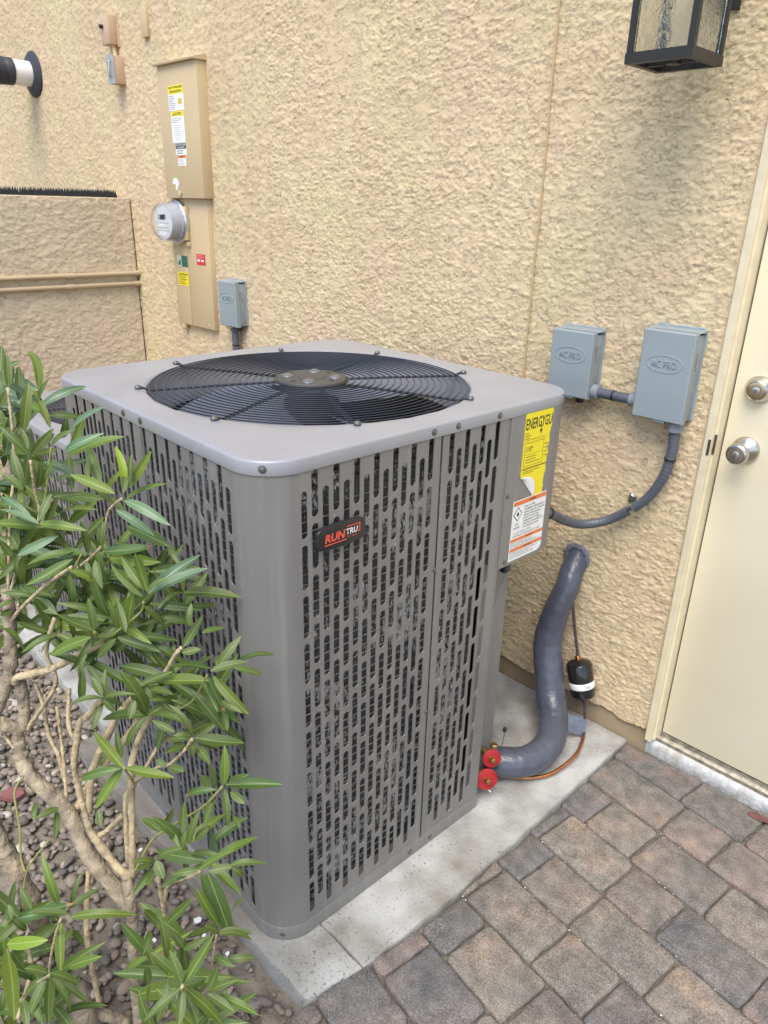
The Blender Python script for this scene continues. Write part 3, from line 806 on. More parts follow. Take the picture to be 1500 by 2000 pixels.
# ================================================================== SETTING
# ---- stucco height field (metres), tiling noise built by filtering white noise
GX, GZ, GS = 2048, 1024, .0026
rng = np.random.default_rng(11)
fx = np.fft.fftfreq(GX, GS)[None, :]; fz = np.fft.fftfreq(GZ, GS)[:, None]
def band(lx, lz, seed, sharp=1.0):
    g = np.random.default_rng(seed).standard_normal((GZ, GX))
    q = np.sqrt((fx*lx)**2+(fz*lz)**2)
    H = np.where(q > 0, q**.6*np.exp(-(q**2)*sharp), 0)
    a = np.fft.ifft2(np.fft.fft2(g)*H).real
    return a/a.std()
big = band(.11, .06, 1); mid = band(.040, .022, 2); small = band(.014, .011, 3); fine = band(.007, .006, 4)
reg = band(.5, .4, 8)
def sg(v): return 1/(1+np.exp(-np.clip(v, -30, 30)))
def frac(lx, lz, beta, seed):
    """fractal noise: flat below the size lx x lz, power law above that frequency"""
    g = np.random.default_rng(seed).standard_normal((GZ, GX)); q = np.sqrt((fx*lx)**2+(fz*lz)**2)
    H = np.where(q > 0, (1+q**2)**(-beta/2), 0)*np.exp(-(np.sqrt(fx**2+fz**2)*.0034)**2); a = np.fft.ifft2(np.fft.fft2(g)*H).real
    return (a-a.mean())/a.std()
n1 = frac(.040, .020, 1.75, 21); n2_ = frac(.030, .013, 1.7, 22); n3 = frac(.05, .03, 1.8, 23)
field = .0005*big+.00020*fine
for nn_, th_, hh_, ww_ in ((n1, .15, .0021, 16), (n2_, .75, .0017, 16), (n3, .95, .0015, 16), (n1, 1.25, .0013, 14)):
    d_ = nn_-th_+.30*reg
    field = field+hh_*sg(d_*ww_)+hh_*.75*np.exp(-((d_-.15)/.13)**2)-hh_*.45*np.exp(-((d_+.13)/.09)**2)
field = (field-field.mean())*.55
field_t = field.astype(np.float32)
def samp(F_, X, Z):
    i = (X/GS) % GX; j = (Z/GS) % GZ
    i0 = np.floor(i).astype(int) % GX; j0 = np.floor(j).astype(int) % GZ; a = i-np.floor(i); b = j-np.floor(j)
    i1 = (i0+1) % GX; j1 = (j0+1) % GZ
    return F_[j0, i0]*(1-a)*(1-b)+F_[j0, i1]*a*(1-b)+F_[j1, i0]*(1-a)*b+F_[j1, i1]*a*b
def stucco_sheet(name, xs, zs, m, parent, amp=1., place=None, xscale=1., bottom_jit=0., back=.02, ends=(1, 1)):
    X, Z = np.meshgrid(xs, zs); h = samp(field_t, X*xscale+9, Z*xscale+3)*amp
    h = h*(np.clip((X-xs[0])/.012, 0, 1) if ends[0] else 1)*(np.clip((xs[-1]-X)/.012, 0, 1) if ends[1] else 1)
    if bottom_jit: Z = Z+(samp(big.astype(np.float32), X+2, Z*0+.3)*bottom_jit+samp(small.astype(np.float32), X+2, Z*0+.3)*bottom_jit*.4)*np.clip(1-(Z-zs[0])/.05, 0, 1)
    nx = len(xs); nz = len(zs)
    Y = -h
    # a returning lip all round
    P = np.stack([X, Y, Z], -1)
    P = np.concatenate([P[:1]*[1, 0, 1]+[0, back, 0], P], 0); nz += 1
    P = np.concatenate([P[:, :1]*[1, 0, 1]+[0, back, 0], P, P[:, -1:]*[1, 0, 1]+[0, back, 0]], 1); nx += 2
    if place is not None: P = place(P)
    me = bpy.data.meshes.new(name); me.vertices.add(nx*nz); me.vertices.foreach_set('co', P.reshape(-1).astype(np.float32))
    idx = np.arange(nx*nz).reshape(nz, nx); q = np.stack([idx[:-1, :-1], idx[:-1, 1:], idx[1:, 1:], idx[1:, :-1]], -1).reshape(-1)
    nf = (nx-1)*(nz-1); me.loops.add(nf*4); me.loops.foreach_set('vertex_index', q.astype(np.int32)); me.polygons.add(nf)
    me.polygons.foreach_set('loop_start', (np.arange(nf)*4).astype(np.int32)); me.polygons.foreach_set('loop_total', np.full(nf, 4, np.int32))
    me.update(calc_edges=True); me.validate(); me.shade_smooth(); me.materials.append(m)
    o = bpy.data.objects.new(name, me); COL.objects.link(o)
    if parent: o.parent = parent
    return o
def stucco_mat(name, c1, c2, bumpy=0.):
    m = mat(name, c1, .92, vcol=c2, vary=.1, vscale=1.7, spec=.15)
    n = m.node_tree.nodes; l = m.node_tree.links; b = n['Principled BSDF']; tc = n.new('ShaderNodeTexCoord')
    src = b.inputs['Base Color'].links[0].from_socket
    gz = n.new('ShaderNodeTexNoise'); gz.inputs['Scale'].default_value = 420; gz.inputs['Detail'].default_value = 3
    l.new(tc.outputs['Object'], gz.inputs['Vector'])
    # soft pinkish and greenish weather patches
    pz = n.new('ShaderNodeTexNoise'); pz.inputs['Scale'].default_value = 3.1; pz.inputs['Detail'].default_value = 3; l.new(tc.outputs['Object'], pz.inputs['Vector'])
    hs = n.new('ShaderNodeHueSaturation'); mr = n.new('ShaderNodeMapRange'); mr.inputs[1].default_value = .3; mr.inputs[2].default_value = .7; mr.inputs[3].default_value = .485; mr.inputs[4].default_value = .512
    l.new(pz.outputs[0], mr.inputs[0]); l.new(mr.outputs[0], hs.inputs['Hue'])
    mv = n.new('ShaderNodeMapRange'); mv.inputs[1].default_value = .35; mv.inputs[2].default_value = .65; mv.inputs[3].default_value = .9; mv.inputs[4].default_value = 1.07
    l.new(gz.outputs[0], mv.inputs[0]); l.new(mv.outputs[0], hs.inputs['Value']); l.new(src, hs.inputs['Color']); l.new(hs.outputs[0], b.inputs['Base Color'])
    bp = n.new('ShaderNodeBump'); bp.inputs['Strength'].default_value = .35; bp.inputs['Distance'].default_value = .0012
    l.new(gz.outputs[0], bp.inputs['Height'])
    # ragged trowelled flakes: a fractal noise cut into terraces with sharp lips
    mp = n.new('ShaderNodeMapping'); mp.inputs['Scale'].default_value = (1, 1, 2.1); l.new(tc.outputs['Object'], mp.inputs[0])
    for sc, dist, st in ((12, .0050, ((0, .1), (.485, .1), (.500, 0), (.512, .62), (.524, .46), (.60, .44), (.610, .36), (.622, .98), (.634, .82), (1, .8))),
                         (24, .0022, ((0, .1), (.535, .1), (.555, 0), (.572, .85), (.59, .65), (1, .65)))):
        fz_ = n.new('ShaderNodeTexNoise'); fz_.inputs['Scale'].default_value = sc; fz_.inputs['Detail'].default_value = 8; fz_.inputs['Roughness'].default_value = .58; fz_.inputs['Distortion'].default_value = .1; l.new(mp.outputs[0], fz_.inputs['Vector'])
        cr = n.new('ShaderNodeValToRGB'); el = cr.color_ramp.elements; el[0].position = 0; el[0].color = (st[0][1],)*3+(1,); el[1].position = 1; el[1].color = (st[-1][1],)*3+(1,)
        for p_, v_ in st[1:-1]: e_ = el.new(p_); e_.color = (v_, v_, v_, 1)
        l.new(fz_.outputs[0], cr.inputs[0]); b3 = n.new('ShaderNodeBump'); b3.inputs['Strength'].default_value = .72; b3.inputs['Distance'].default_value = dist
        l.new(cr.outputs[0], b3.inputs['Height']); l.new(bp.outputs[0], b3.inputs['Normal']); bp = b3
    if bumpy:
        hz = n.new('ShaderNodeTexNoise'); hz.inputs['Scale'].default_value = 45; hz.inputs['Detail'].default_value = 4; l.new(tc.outputs['Object'], hz.inputs['Vector'])
        b2 = n.new('ShaderNodeBump'); b2.inputs['Strength'].default_value = bumpy; b2.inputs['Distance'].default_value = .006
        l.new(hz.outputs[0], b2.inputs['Height']); l.new(bp.outputs[0], b2.inputs['Normal']); l.new(b2.outputs[0], b.inputs['Normal'])
    else: l.new(bp.outputs[0], b.inputs['Normal'])
    return m
M_st = stucco_mat('tan_stucco', (.67, .54, .35), (.61, .485, .305))
M_st2 = stucco_mat('garden_wall_stucco', (.66, .55, .40), (.60, .495, .35))
M_stp = stucco_mat('tan_stucco_plain', (.67, .54, .35), (.61, .485, .305), .8)
M_found = mat('painted_foundation', (.33, .255, .16), .9, vary=.25, vscale=9, bump=.4, bscale=120)
M_cream = mat('cream_door_paint', (.80, .73, .55), .38, vcol=(.73, .655, .475), vary=.05, vscale=2.2, bump=.06, bscale=160, spec=.4, detail=8)
M_trim = mat('cream_trim_paint', (.74, .65, .45), .5, vary=.12, vscale=25, bump=.15, bscale=150)
M_dark = mat('dark_gap', (.03, .025, .02), .8)
M_sill = mat('worn_white_painted_concrete', (.56, .57, .59), .85, vcol=(.38, .36, .33), vary=.1, vscale=28, bump=.8, bscale=90, bdist=.004)
M_alu = mat('weathered_aluminium', (.42, .38, .31), .5, metal=.5, vary=.5, vscale=60, bump=.2)
M_nickel = mat('brushed_nickel', (.56, .53, .48), .26, metal=1., bump=.02, bscale=300)
M_brass = mat('brass', (.62, .42, .16), .32, metal=1., vary=.3, vscale=90)
M_black = mat('black_plastic', (.018, .018, .02), .42)
M_tan = mat('tan_box_paint', (.57, .44, .26), .5, vary=.05, vscale=5, bump=.04, bscale=250)
M_tanp = mat('pinkish_tan_plastic', (.56, .40, .26), .55, vary=.08, vscale=12)
M_grey = mat('grey_box_paint', (.27, .315, .335), .42, vary=.06, vscale=9, bump=.05, bscale=260)
M_ins = mat('blue_grey_insulation_tape', (.085, .093, .125), .28, vary=.3, vscale=11, bump=.55, bscale=38, bdist=.007)
M_cond = mat('grey_flexible_conduit', (.10, .11, .135), .4, vary=.15, vscale=20)
M_zinc = mat('zinc_steel', (.6, .6, .6), .3, metal=1., bump=.05)
M_cop = mat('copper_tube', (.72, .30, .12), .24, metal=1., vary=.25, vscale=30)
M_copd = mat('tarnished_copper', (.18, .15, .14), .35, metal=.8, vary=.4, vscale=60)
M_red = mat('red_plastic_cap', (.42, .016, .022), .45, vary=.35, vscale=40)
M_white = mat('white_print_stock', (.78, .78, .77), .5)
M_yel = mat('yellow_print_stock', (.80, .68, .02), .5)
M_ora = mat('orange_print', (.72, .19, .05), .5)
M_redp = mat('red_print', (.60, .03, .05), .5)
M_grn = mat('green_print', (.03, .14, .09), .5)
M_ink = mat('black_ink', (.02, .02, .02), .6)
M_inkg = mat('grey_small_print', (.30, .29, .28), .6)
M_inky = mat('small_print_on_yellow', (.18, .15, .02), .6)

# ---- house
house = tag(empty('house', (0, 0, 0)), 'tan stucco house wall with a cream door, behind the air conditioners', 'house')
xn = np.concatenate([np.arange(-1.75, .0225, .0027), [.0235]]); xf = np.append(np.arange(-4.7, -1.752, .0062), -1.75)
stucco_sheet('stucco_wall', xn, np.arange(.076, 2.21, .0029), M_st, house, 1.0, bottom_jit=.004, back=.03, ends=(0, 1))
stucco_sheet('stucco_wall', xf, np.arange(.076, 2.75, .0050), M_st, house, 1.15, bottom_jit=.004, back=.03, ends=(0, 0))
MB().box(-1.75, .0235, -.003, .03, 2.212, 2.75).build('upper_wall', M_stp, house)
MB().box(-6.4, -4.702, -.003, .03, .076, 2.75).build('far_wall', M_stp, house)
MB().box(-6.4, .0235, .03, .25, -.2, 3.2).build('wall_core', M_stp, house)
MB().box(-6.4, .0235, -.004, .03, 2.752, 3.2).build('upper_wall', M_stp, house)
MB().box(.0255, .985, -.004, .25, 2.12, 3.2).build('lintel', M_stp, house)
MB().box(.986, 5., -.003, .25, -.2, 3.2).build('side_wall', M_stp, house)
fb = MB(); xsf = np.linspace(-6.4, .026, 90)
rn = random.Random(3)
fr = [(x, .010+rn.uniform(-.002, .002)) for x in xsf]
fb.loops([[(x, y, -.2) for x, y in fr], [(x, y-.001, .03) for x, y in fr], [(x, y+.001, .08) for x, y in fr], [(x, .03, .08) for x, y in fr]], close=False)
fb.build('foundation', M_found, house, smooth=True)
# door frame: a moulded casing, swept up
prof = [(.0255, .03), (.0255, -.006), (.028, -.009), (.044, -.010), (.0455, -.006), (.0458, .006), (.0475, .008), (.0495, .008), (.0505, .012), (.0510, .050), (.0255, .050)]
fr_ = MB().loops([[(x, y, z) for x, y in prof] for z in (.050, 2.10)], True, True, True).build('door_frame', M_trim, house)
MB().loops([[(x, y, z) for x, y in [(.985-(p[0]-.0255), p[1]) for p in prof]] for z in (.050, 2.10)], True, True, True).build('door_frame', M_trim, house)
MB().box(.0512, .96, -.008, .05, 2.05, 2.10).build('door_frame', M_trim, house)
MB().box(.0511, .96, .060, .10, .04, 2.08).build('door_gap', M_dark, house)
door = MB().box(.0555, .955, .043, .058, .066, 2.045, .0015).build('door', M_cream, house, smooth=True)
def knobset(z, lock_only):
    if lock_only:
        k = MB().lathe([(.0325, 0), (.033, .004), (.032, .007), (.0295, .012), (.026, .019), (.0235, .023), (.0215, .024), (.0205, .0225)], (.113, .0425, z), (0, -1, 0), 48)
        o = k.build('deadbolt', M_nickel, door, smooth=True, ang=50)
        f = MB().lathe([(.0205, .0215), (.0205, .0232), (.0195, .0238), (.0105, .0238)], (.113, .0425, z), (0, -1, 0), 40).build('key_face', mat('satin_brass', (.6, .47, .3), .3, metal=1.), o, smooth=True, ang=50); dz = .0238
        r0 = .0095
    else:
        k = MB().lathe([(.033, 0), (.0335, .004), (.031, .008), (.022, .014), (.0145, .019), (.012, .026), (.0125, .034), (.018, .040), (.0245, .046), (.0268, .053), (.0262, .060), (.0235, .0655), (.0205, .0668), (.0195, .0655)], (.113, .0425, z), (0, -1, 0), 48)
        o = k.build('door_knob', M_nickel, door, smooth=True, ang=50)
        MB().lathe([(.0195, .065), (.0190, .0672), (.0105, .068)], (.113, .0425, z), (0, -1, 0), 40).build('key_face', M_nickel, o, smooth=True, ang=50); dz = .068
        r0 = .0095
    MB().lathe([(r0, dz-.001), (r0, dz+.0012), (r0*.85, dz+.0018)], (.113, .0425, z), (0, -1, 0), 28).build('key_cylinder', M_zinc, o, smooth=True, ang=40)
    MB().box(.1124, .1136, .0425-dz-.0026, .0425-dz-.0015, z-.0045, z+.0045).build('keyhole', M_ink, o)
knobset(1.116, True); knobset(.965, False)
# strike stain and latch gap on the frame
MB().box(.0462, .0512, .0050, .0095, .945, .995).build('strike_plate', mat('worn_dark_strike', (.12, .11, .10), .5, metal=.6, vary=.5, vscale=120), house)
MB().box(.0385, .0452, -.0108, -.0101, .944, .9845).build('dark_mark', bpy.data.materials['worn_dark_strike'], house)
# threshold and worn sill
th = MB().loops([[(x, .030, .034), (x, .028, .047), (x, .036, .053), (x, .042, .0535), (x, .042, .061), (x, .056, .0615), (x, .056, .034)] for x in np.linspace(.047, .958, 40)], True, True, True)
th.build('threshold', M_alu, house)
sb = MB(); L = []
for x in np.linspace(.016, .99, 160):
    j = rn.uniform(-.0018, .0018); k = rn.uniform(-.0015, .0015); e = max(0, (.06-x)/.05)
    L.append([(x, .060, -.05), (x, .020+j-.0*e, -.05), (x, .018+j, .006), (x, .017+j, .020+k), (x, .021+j, .030+k), (x, .031, .0345+k*.5), (x, .060, .0345)])
sb.loops(L, True, True, True).build('door_sill', M_sill, house, smooth=True, ang=60)

# ---- thin painted cable running up the wall
cb = [(-.528+.0012*math.sin(z*9)+.0008*math.sin(z*31), -.0052+.001*math.sin(z*17), z) for z in np.linspace(.5, 2.7, 90)]
tag(MB().tube(cb, .0026, 6).build('cable', mat('painted_over_cable', (.50, .37, .20), .6), smooth=True), 'thin cable painted tan running straight up the stucco wall', 'cable')

# ---- ground
M_soil = mat('dry_soil', (.26, .22, .17), .95, vcol=(.15, .13, .105), vary=.3, vscale=18, bump=1, bscale=60, bdist=.01)
g = MB(); g.add([(-60, -60, -.045), (60, -60, -.045), (60, 60, -.045), (-60, 60, -.045)], [(0, 1, 2, 3)])
struct(g.build('ground', M_soil))
M_pad = mat('weathered_concrete', (.41, .412, .40), .88, vcol=(.20, .19, .165), vary=.2, vscale=8, bump=.9, bscale=110, bdist=.003, detail=10)
def padmat():
    m = M_pad; n = m.node_tree.nodes; l = m.node_tree.links; b = n['Principled BSDF']; src = b.inputs['Base Color'].links[0].from_socket
    tc = n.new('ShaderNodeTexCoord')
    vz = n.new('ShaderNodeTexNoise'); vz.inputs['Scale'].default_value = 130; vz.inputs['Detail'].default_value = 4; l.new(tc.outputs['Object'], vz.inputs['Vector'])
    v2 = n.new('ShaderNodeTexNoise'); v2.inputs['Scale'].default_value = 5; v2.inputs['Detail'].default_value = 2; l.new(tc.outputs['Object'], v2.inputs['Vector'])
    a = n.new('ShaderNodeMath'); a.operation = 'MULTIPLY_ADD'; a.inputs[1].default_value = .32; l.new(v2.outputs[0], a.inputs[0]); l.new(vz.outputs[0], a.inputs[2])
    r_ = n.new('ShaderNodeMapRange'); r_.inputs[1].default_value = .775; r_.inputs[2].default_value = .90; l.new(a.outputs[0], r_.inputs[0])
    mx = n.new('ShaderNodeMix'); mx.data_type = 'RGBA'; mx.inputs[7].default_value = (.10, .10, .10, 1); l.new(src, mx.inputs[6]); l.new(r_.outputs[0], mx.inputs[0]); l.new(mx.outputs[2], b.inputs['Base Color'])
padmat()
def paddirt():
    m = M_pad; n = m.node_tree.nodes; l = m.node_tree.links; b = n['Principled BSDF']; src = b.inputs['Base Color'].links[0].from_socket
    tc = n.new('ShaderNodeTexCoord'); sx = n.new('ShaderNodeSeparateXYZ'); l.new(tc.outputs['Object'], sx.inputs[0])
    nz = n.new('ShaderNodeTexNoise'); nz.inputs['Scale'].default_value = 14; nz.inputs['Detail'].default_value = 5; l.new(tc.outputs['Object'], nz.inputs['Vector'])
    a = n.new('ShaderNodeMapRange'); a.inputs[1].default_value = -.22; a.inputs[2].default_value = -.34; l.new(sx.outputs[0], a.inputs[0])
    c = n.new('ShaderNodeMapRange'); c.inputs[1].default_value = -1.12; c.inputs[2].default_value = -1.19; l.new(sx.outputs[1], c.inputs[0])
    d = n.new('ShaderNodeMath'); d.operation = 'MULTIPLY'; l.new(a.outputs[0], d.inputs[0]); l.new(c.outputs[0], d.inputs[1])
    e = n.new('ShaderNodeMapRange'); e.inputs[1].default_value = .3; e.inputs[2].default_value = .55; e.inputs[3].default_value = .55; e.inputs[4].default_value = 1; l.new(nz.outputs[0], e.inputs[0])
    f = n.new('ShaderNodeMath'); f.operation = 'MULTIPLY'; l.new(d.outputs[0], f.inputs[0]); l.new(e.outputs[0], f.inputs[1])
    mx = n.new('ShaderNodeMix'); mx.data_type = 'RGBA'; mx.inputs[7].default_value = (.19, .165, .135, 1); l.new(src, mx.inputs[6]); l.new(f.outputs[0], mx.inputs[0]); l.new(mx.outputs[2], b.inputs['Base Color'])
paddirt()
PZ = .007
def slab(name, poly, z1, bev=.006):
    # irregular outline, rounded arris
    P = []
    for i in range(len(poly)):
        a = Vector(poly[i]); b = Vector(poly[(i+1) % len(poly)]); k = max(1, int((b-a).length/.03))
        nrm = Vector((b-a)).normalized(); nrm = Vector((nrm.y, -nrm.x))
        for j in range(k):
            q = a+(b-a)*j/k+nrm*(rn.uniform(-.0022, .0022) if j else 0); P.append((q.x, q.y))
    c = Vector((sum(p[0] for p in P)/len(P), sum(p[1] for p in P)/len(P)))
    def ins(d, z): return [(p[0]+(c.x-p[0])*d/max(.05, abs(c.x-p[0])+abs(c.y-p[1])), p[1]+(c.y-p[1])*d/max(.05, abs(c.x-p[0])+abs(c.y-p[1])), z) for p in P]
    return MB().loops([ins(0, -.06), ins(0, z1-bev), ins(bev*.5, z1-bev*.35), ins(bev*1.6, z1)], True, True, True).build(name, M_pad, None, smooth=True, ang=50)
struct(slab('concrete_pad', [(-.062, -1.082), (-.092, -1.212), (-.60, -1.222), (-1.16, -1.225), (-1.16, -1.080)], PZ))
struct(slab('concrete_pad', [(-.030, .006), (-.040, -.80), (-.0615, -1.0795), (-1.16, -1.0775), (-1.16, .006)], PZ))
struct(slab('concrete_pad', [(-1.175, .0), (-1.175, -1.12), (-2.1, -1.12), (-2.1, .0)], PZ-.005))

# ---- pavers
M_pav = mat('tumbled_concrete_paver', (.20, .185, .172), .9, bump=1., bscale=140, bdist=.0028)
def pavmat():
    m = M_pav; n = m.node_tree.nodes; l = m.node_tree.links; b = n['Principled BSDF']
    tc = n.new('ShaderNodeTexCoord'); oi = n.new('ShaderNodeObjectInfo')
    ofs = n.new('ShaderNodeVectorMath'); ofs.operation = 'SCALE'; l.new(oi.outputs['Location'], ofs.inputs[0]); ofs.inputs['Scale'].default_value = 7.3
    ad = n.new('ShaderNodeVectorMath'); l.new(tc.outputs['Object'], ad.inputs[0]); l.new(ofs.outputs[0], ad.inputs[1])
    rmp = n.new('ShaderNodeValToRGB'); e = rmp.color_ramp.elements
    e[0].position = 0; e[0].color = (.10, .098, .098, 1); e[1].position = 1; e[1].color = (.235, .205, .165, 1)
    for p, c in ((.22, (.115, .108, .112)), (.4, (.165, .150, .132)), (.6, (.19, .142, .130)), (.8, (.20, .175, .14))):
        q = e.new(p); q.color = (*c, 1)
    l.new(oi.outputs['Random'], rmp.inputs[0])
    n1 = n.new('ShaderNodeTexNoise'); n1.inputs['Scale'].default_value = 6.5; n1.inputs['Detail'].default_value = 3; l.new(ad.outputs[0], n1.inputs['Vector'])
    r2 = n.new('ShaderNodeValToRGB'); e = r2.color_ramp.elements
    e[0].position = .3; e[0].color = (.085, .088, .095, 1); e[1].position = .72; e[1].color = (.31, .215, .135, 1)
    q = e.new(.48); q.color = (.155, .145, .128, 1); q = e.new(.6); q.color = (.21, .162, .142, 1)
    l.new(n1.outputs[0], r2.inputs[0])
    mx = n.new('ShaderNodeMix'); mx.data_type = 'RGBA'; mx.inputs[0].default_value = .55; l.new(rmp.outputs[0], mx.inputs[6]); l.new(r2.outputs[0], mx.inputs[7])
    n2 = n.new('ShaderNodeTexNoise'); n2.inputs['Scale'].default_value = 330; n2.inputs['Detail'].default_value = 3; l.new(ad.outputs[0], n2.inputs['Vector'])
    mr = n.new('ShaderNodeMapRange'); mr.inputs[1].default_value = .33; mr.inputs[2].default_value = .70; mr.inputs[3].default_value = .58; mr.inputs[4].default_value = 1.5; l.new(n2.outputs[0], mr.inputs[0])
    n3 = n.new('ShaderNodeTexNoise'); n3.inputs['Scale'].default_value = 30; n3.inputs['Detail'].default_value = 5; l.new(ad.outputs[0], n3.inputs['Vector'])
    mr3 = n.new('ShaderNodeMapRange'); mr3.inputs[1].default_value = .3; mr3.inputs[2].default_value = .7; mr3.inputs[3].default_value = .7; mr3.inputs[4].default_value = 1.3; l.new(n3.outputs[0], mr3.inputs[0])
    mu = n.new('ShaderNodeMath'); mu.operation = 'MULTIPLY'; l.new(mr.outputs[0], mu.inputs[0]); l.new(mr3.outputs[0], mu.inputs[1])
    hs = n.new('ShaderNodeHueSaturation'); l.new(mx.outputs[2], hs.inputs['Color']); l.new(mu.outputs[0], hs.inputs['Value']); l.new(hs.outputs[0], b.inputs['Base Color'])
    # light grit flecks
    n4 = n.new('ShaderNodeTexVoronoi'); n4.inputs['Scale'].default_value = 260; l.new(ad.outputs[0], n4.inputs['Vector'])
    m4 = n.new('ShaderNodeMapRange'); m4.inputs[1].default_value = .20; m4.inputs[2].default_value = .12; l.new(n4.outputs['Distance'], m4.inputs[0])
    m5 = n.new('ShaderNodeMath'); m5.operation = 'MULTIPLY'; m5.inputs[1].default_value = .45; l.new(m4.outputs[0], m5.inputs[0])
    mx2 = n.new('ShaderNodeMix'); mx2.data_type = 'RGBA'; mx2.inputs[7].default_value = (.42, .40, .37, 1); l.new(m5.outputs[0], mx2.inputs[0]); l.new(hs.outputs[0], mx2.inputs[6]); l.new(mx2.outputs[2], b.inputs['Base Color'])
pavmat()
PA = Vector((-.0226, -.7877)); PTH = R(-7.8); PU = Vector((math.cos(PTH), math.sin(PTH))); PV = Vector((-math.sin(PTH), math.cos(PTH)))
M_sand = mat('joint_sand', (.16, .142, .115), .95, vary=.4, vscale=90, bump=.8, bscale=200)
bed = MB().add([(-.02, .03, -.012), (-.031, -.8, -.012), (-.085, -1.212, -.012), (-.15, -1.9, -.012), (3.5, -2.6, -.012), (3.5, .03, -.012)], [(0, 1, 2, 3, 4, 5)])
pave = struct(bed.build('paving', M_sand))
rows = {
 6: [-.12, -.03, .12, .27, .47, .61], 5: [-.11, .12, .303, .51, .65], 4: [-.092, .148, .283, .50, .64, .84], 3: [-.076, .016, .158, .358, .56, .70],
 2: [-.052, -.020, .183, .322, .525, .72, .86], 1: [-.034, .042, .189, .391, .60, .74, .95], 0: [-.036, -.001, .203, .345, .55, .69, .90],
 -1: [-.001, .081, .258, .462, .60, .80], -2: [-.003, .041, .220, .40, .54, .75], -3: [-.065, .147, .29, .49, .63, .84], -4: [-.16, .04, .18, .39, .53, .74],
 -5: [-.1, .10, .31, .45, .66, .8], -6: [-.14, .06, .2, .41, .62, .76], -7: [-.1, .1, .31, .45, .66, .8], -8: [-.1, .1, .31, .45, .66, .8]}
def padx(y):  # right edge of the pad
    return -.030+(-.04+.03)*min(1, -y/.8)+(-.052)*max(0, min(1, (-y-.8)/.41))
def clip(poly, f):
    out = []
    for i in range(len(poly)):
        a, b = poly[i], poly[(i+1) % len(poly)]; fa, fb_ = f(a), f(b)
        if fa >= 0: out.append(a)
        if (fa >= 0) != (fb_ >= 0): out.append(a+(b-a)*fa/(fa-fb_))
    return out
rp = random.Random(21)
for k, js in rows.items():
    js = list(js)
    if js[0] > -.001 and k < 3 and k not in (-1, -2): pass
    while js[-1] < 2.4: js.append(js[-1]+rp.choice((.138, .205, .205)))
    h = .138; y0, y1 = h*k+.001, h*(k+1)+.001
    if k >= 4: y0 += .004; y1 += .004
    for a, b in zip(js[:-1], js[1:]):
        gp = .0014
        x0, x1, ya, yb = a+gp, b-gp, y0+gp, y1-gp
        q = [PA+PU*x+PV*y for x, y in ((x0, ya), (x1, ya), (x1, yb), (x0, yb))]
        q = [p+Vector((rp.uniform(-.0020, .0016), rp.uniform(-.0020, .0016))) for p in q]
        q = clip(q, lambda p: p.x-padx(p.y)-.004); 
        if len(q) < 3: continue
        q = clip(q, lambda p: (.012 if p.x > .0 else -.004)-p.y)
        if len(q) < 3: continue
        q = clip(q, lambda p: p.y+2.3)
        ar = abs(sum(q[i].x*q[(i+1) % len(q)].y-q[(i+1) % len(q)].x*q[i].y for i in range(len(q))))/2 if len(q) > 2 else 0
        if ar < .0004: continue
        # drop tiny edges
        q2 = []
        for p in q:
            if not q2 or (p-q2[-1]).length > .006: q2.append(p)
        if (q2[0]-q2[-1]).length < .006: q2.pop()
        q = q2
        if len(q) < 3: continue
        c = sum(q, Vector((0, 0)))/len(q)
        # rounded corners
        out = []
        for i in range(len(q)):
            p = q[i]; a_ = q[i-1]; b_ = q[(i+1) % len(q)]; rr = rp.uniform(.006, .022)
            ra = min(rr, (a_-p).length*.4); rb = min(rr, (b_-p).length*.4)
            s_ = p+(a_-p).normalized()*ra; e_ = p+(b_-p).normalized()*rb
            for t in (0, .25, .5, .75, 1): out.append(s_*(1-t)**2+p*2*t*(1-t)+e_*t*t)
            nxt_p = q[(i+1) % len(q)]; L_ = (nxt_p-p).length
            if L_ > .06:
                nn = int(L_/.028)
                for t in range(1, nn):
                    v_ = e_+(nxt_p-p).normalized()*(L_-rb*2)*t/nn
                    out.append(v_+(v_-c).normalized()*rp.uniform(-.0026, .0014))
        zt = rp.uniform(-.0018, .0018); tx, ty = rp.uniform(-.008, .008), rp.uniform(-.008, .008)
        loops = []
        for ins_, z in ((.0, -.03), (.0, -.010), (.0012, -.0042), (.0038, -.0012), (.0085, .0)):
            lp = []
            for p in out:
                d = p-c; e = p-d.normalized()*ins_; lp.append((e.x-c.x, e.y-c.y, z+zt+(d.x*tx+d.y*ty)))
            loops.append(lp)
        MB().loops(loops, True, False, True).build('paver', M_pav, pave, smooth=True, ang=70, loc=(c.x, c.y, 0))

# ---- pebbles
M_peb = mat('river_pebble', (.17, .15, .135), .75, bump=.2, bscale=90)
def pebmat():
    m = M_peb; n = m.node_tree.nodes; l = m.node_tree.links; b = n['Principled BSDF']
    at = n.new('ShaderNodeAttribute'); at.attribute_name = 'tone'
    r_ = n.new('ShaderNodeValToRGB'); e = r_.color_ramp.elements; e[0].color = (.12, .108, .095, 1); e[1].color = (.46, .42, .36, 1); e[1].position = 1
    for p, c in ((.3, (.18, .155, .13)), (.6, (.25, .205, .165)), (.85, (.29, .22, .175))): q = e.new(p); q.color = (*c, 1)
    l.new(at.outputs['Fac'], r_.inputs[0]); l.new(r_.outputs[0], b.inputs['Base Color'])
pebmat()
bm = bmesh.new(); bmesh.ops.create_icosphere(bm, subdivisions=2, radius=1); iv = np.array([v.co[:] for v in bm.verts]); itf = np.array([[v.index for v in f.verts] for f in bm.faces]); bm.free()
rg = np.random.default_rng(7)
pts = []
